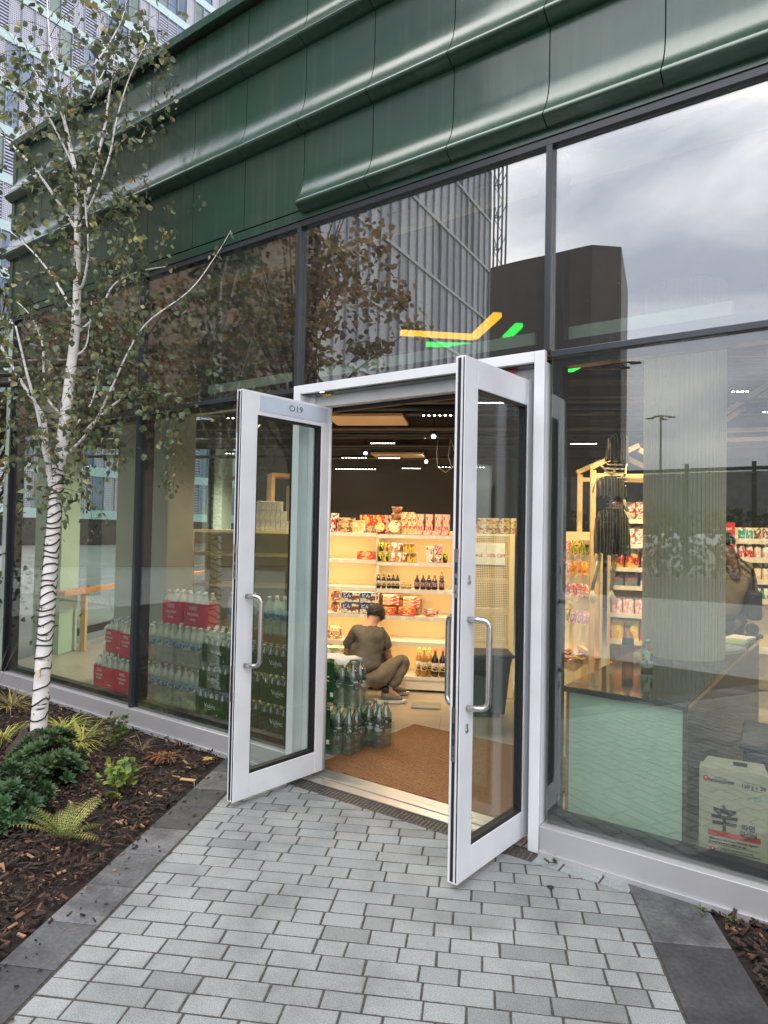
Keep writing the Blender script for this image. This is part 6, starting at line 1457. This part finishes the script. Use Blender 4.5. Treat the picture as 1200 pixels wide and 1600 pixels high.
# hoarding, hedges, road and plaza across the way
hd = thing('site_hoarding', 'long dark framed fence with mesh panels across the road', 'fence', (-22, -28, 0)); m = MB(); g_ = MB()
for i in range(16):
    m.box(2.6*i, 0, 0, 2.6*i+.15, .15, 4.7-.5*(i > 9)); g_.box(2.6*i+.16, .04, 1.9, 2.6*i+2.59, .1, 4.3-.5*(i > 9)); m.box(2.6*i+.151, .02, 4.35-.5*(i > 9), 2.6*i+2.599, .12, 4.5-.5*(i > 9)); m.box(2.6*i+.151, .02, 1.7, 2.6*i+2.599, .12, 1.88)
m.build('fence_frame', mat('fence_green', (.03, .05, .025), .6), hd); g_.build('mesh_panel', mat('fence_mesh', (.22, .23, .22), .7, 0, .3, 3), hd)
hg = MB(); r = random.Random(4)
for i in range(9000):
    x = r.uniform(-24, 14); z = r.random()*2.6+.0; leafq(hg, Vector((x, -25.5+r.gauss(0, .5), z)), r.uniform(.12, .3), Vector((r.uniform(-1, 1), r.uniform(-1, 1), r.uniform(-1, 1))), r, tuple(q*r.uniform(.5, 1.3) for q in (.07, .10, .03)))
tag(hg.build('hedge', 'leaf'), 'long green hedge in front of the fence across the road', 'hedge')
MB().add([(-80, -24, -.052), (60, -24, -.052), (60, -15, -.052), (-80, -15, -.052)], [(0, 1, 2, 3)]).build('road', mat('asphalt', (.06, .06, .062), .85, 0, .2, 2), kind='structure')
def plazam():
    m, N, L = nodes('plaza_paving'); b = N['Principled BSDF']; b.inputs['Roughness'].default_value = .7
    t = N.new('ShaderNodeTexCoord'); mp = N.new('ShaderNodeMapping'); mp.inputs['Rotation'].default_value = (0, 0, -GA)
    br = N.new('ShaderNodeTexBrick'); br.inputs['Scale'].default_value = 1; br.inputs['Mortar Size'].default_value = .006; br.inputs['Brick Width'].default_value = .21; br.inputs['Row Height'].default_value = .0935
    br.inputs['Color1'].default_value = (.40, .42, .41, 1); br.inputs['Color2'].default_value = (.33, .35, .34, 1); br.inputs['Mortar'].default_value = (.1, .1, .09, 1)
    L.new(t.outputs['Object'], mp.inputs[0]); L.new(mp.outputs[0], br.inputs['Vector']); L.new(br.outputs[0], b.inputs['Base Color']); return m
MB().add([(-30, -15, -.03), (30, -15, -.03), (30, -4.6, -.03), (-30, -4.6, -.03)], [(0, 1, 2, 3)]).build('plaza', plazam(), kind='structure')
crowntree('autumn_tree', 'bronze leaved tree in the plaza behind the photographer, taller one', -9.3, -6.6, 9, 2.5, 6.2, 120, AUT, 11, .16, .14)
crowntree('autumn_tree', 'bronze leaved tree further left in the plaza', -14.5, -5.5, 8.5, 2.6, 5.4, 120, AUT, 12, .16, .14)
crowntree('plaza_tree', 'olive leaved tree near the road', -20.5, -14, 9, 3.0, 5.6, 90, GRN+AUT[:1], 13, .16, .16)
# lit letter sign outside the side glazing
rs_ = thing('lit_sign', 'white lit letter R on a facade beyond the side glazing', 'sign', tuple(W2(9.5, 9)+Vector((0, 0, 2.2))), R(27.7+55))
MB().box(-1.2, .02, -1, 1.2, .3, 1.4).build('backboard', 'frit', rs_); text('R', 1.1, emis('white_sign_light', (.8, 1, .95), 2), rs_, (0, 0, .2), FR, name='letter', ext=.02)
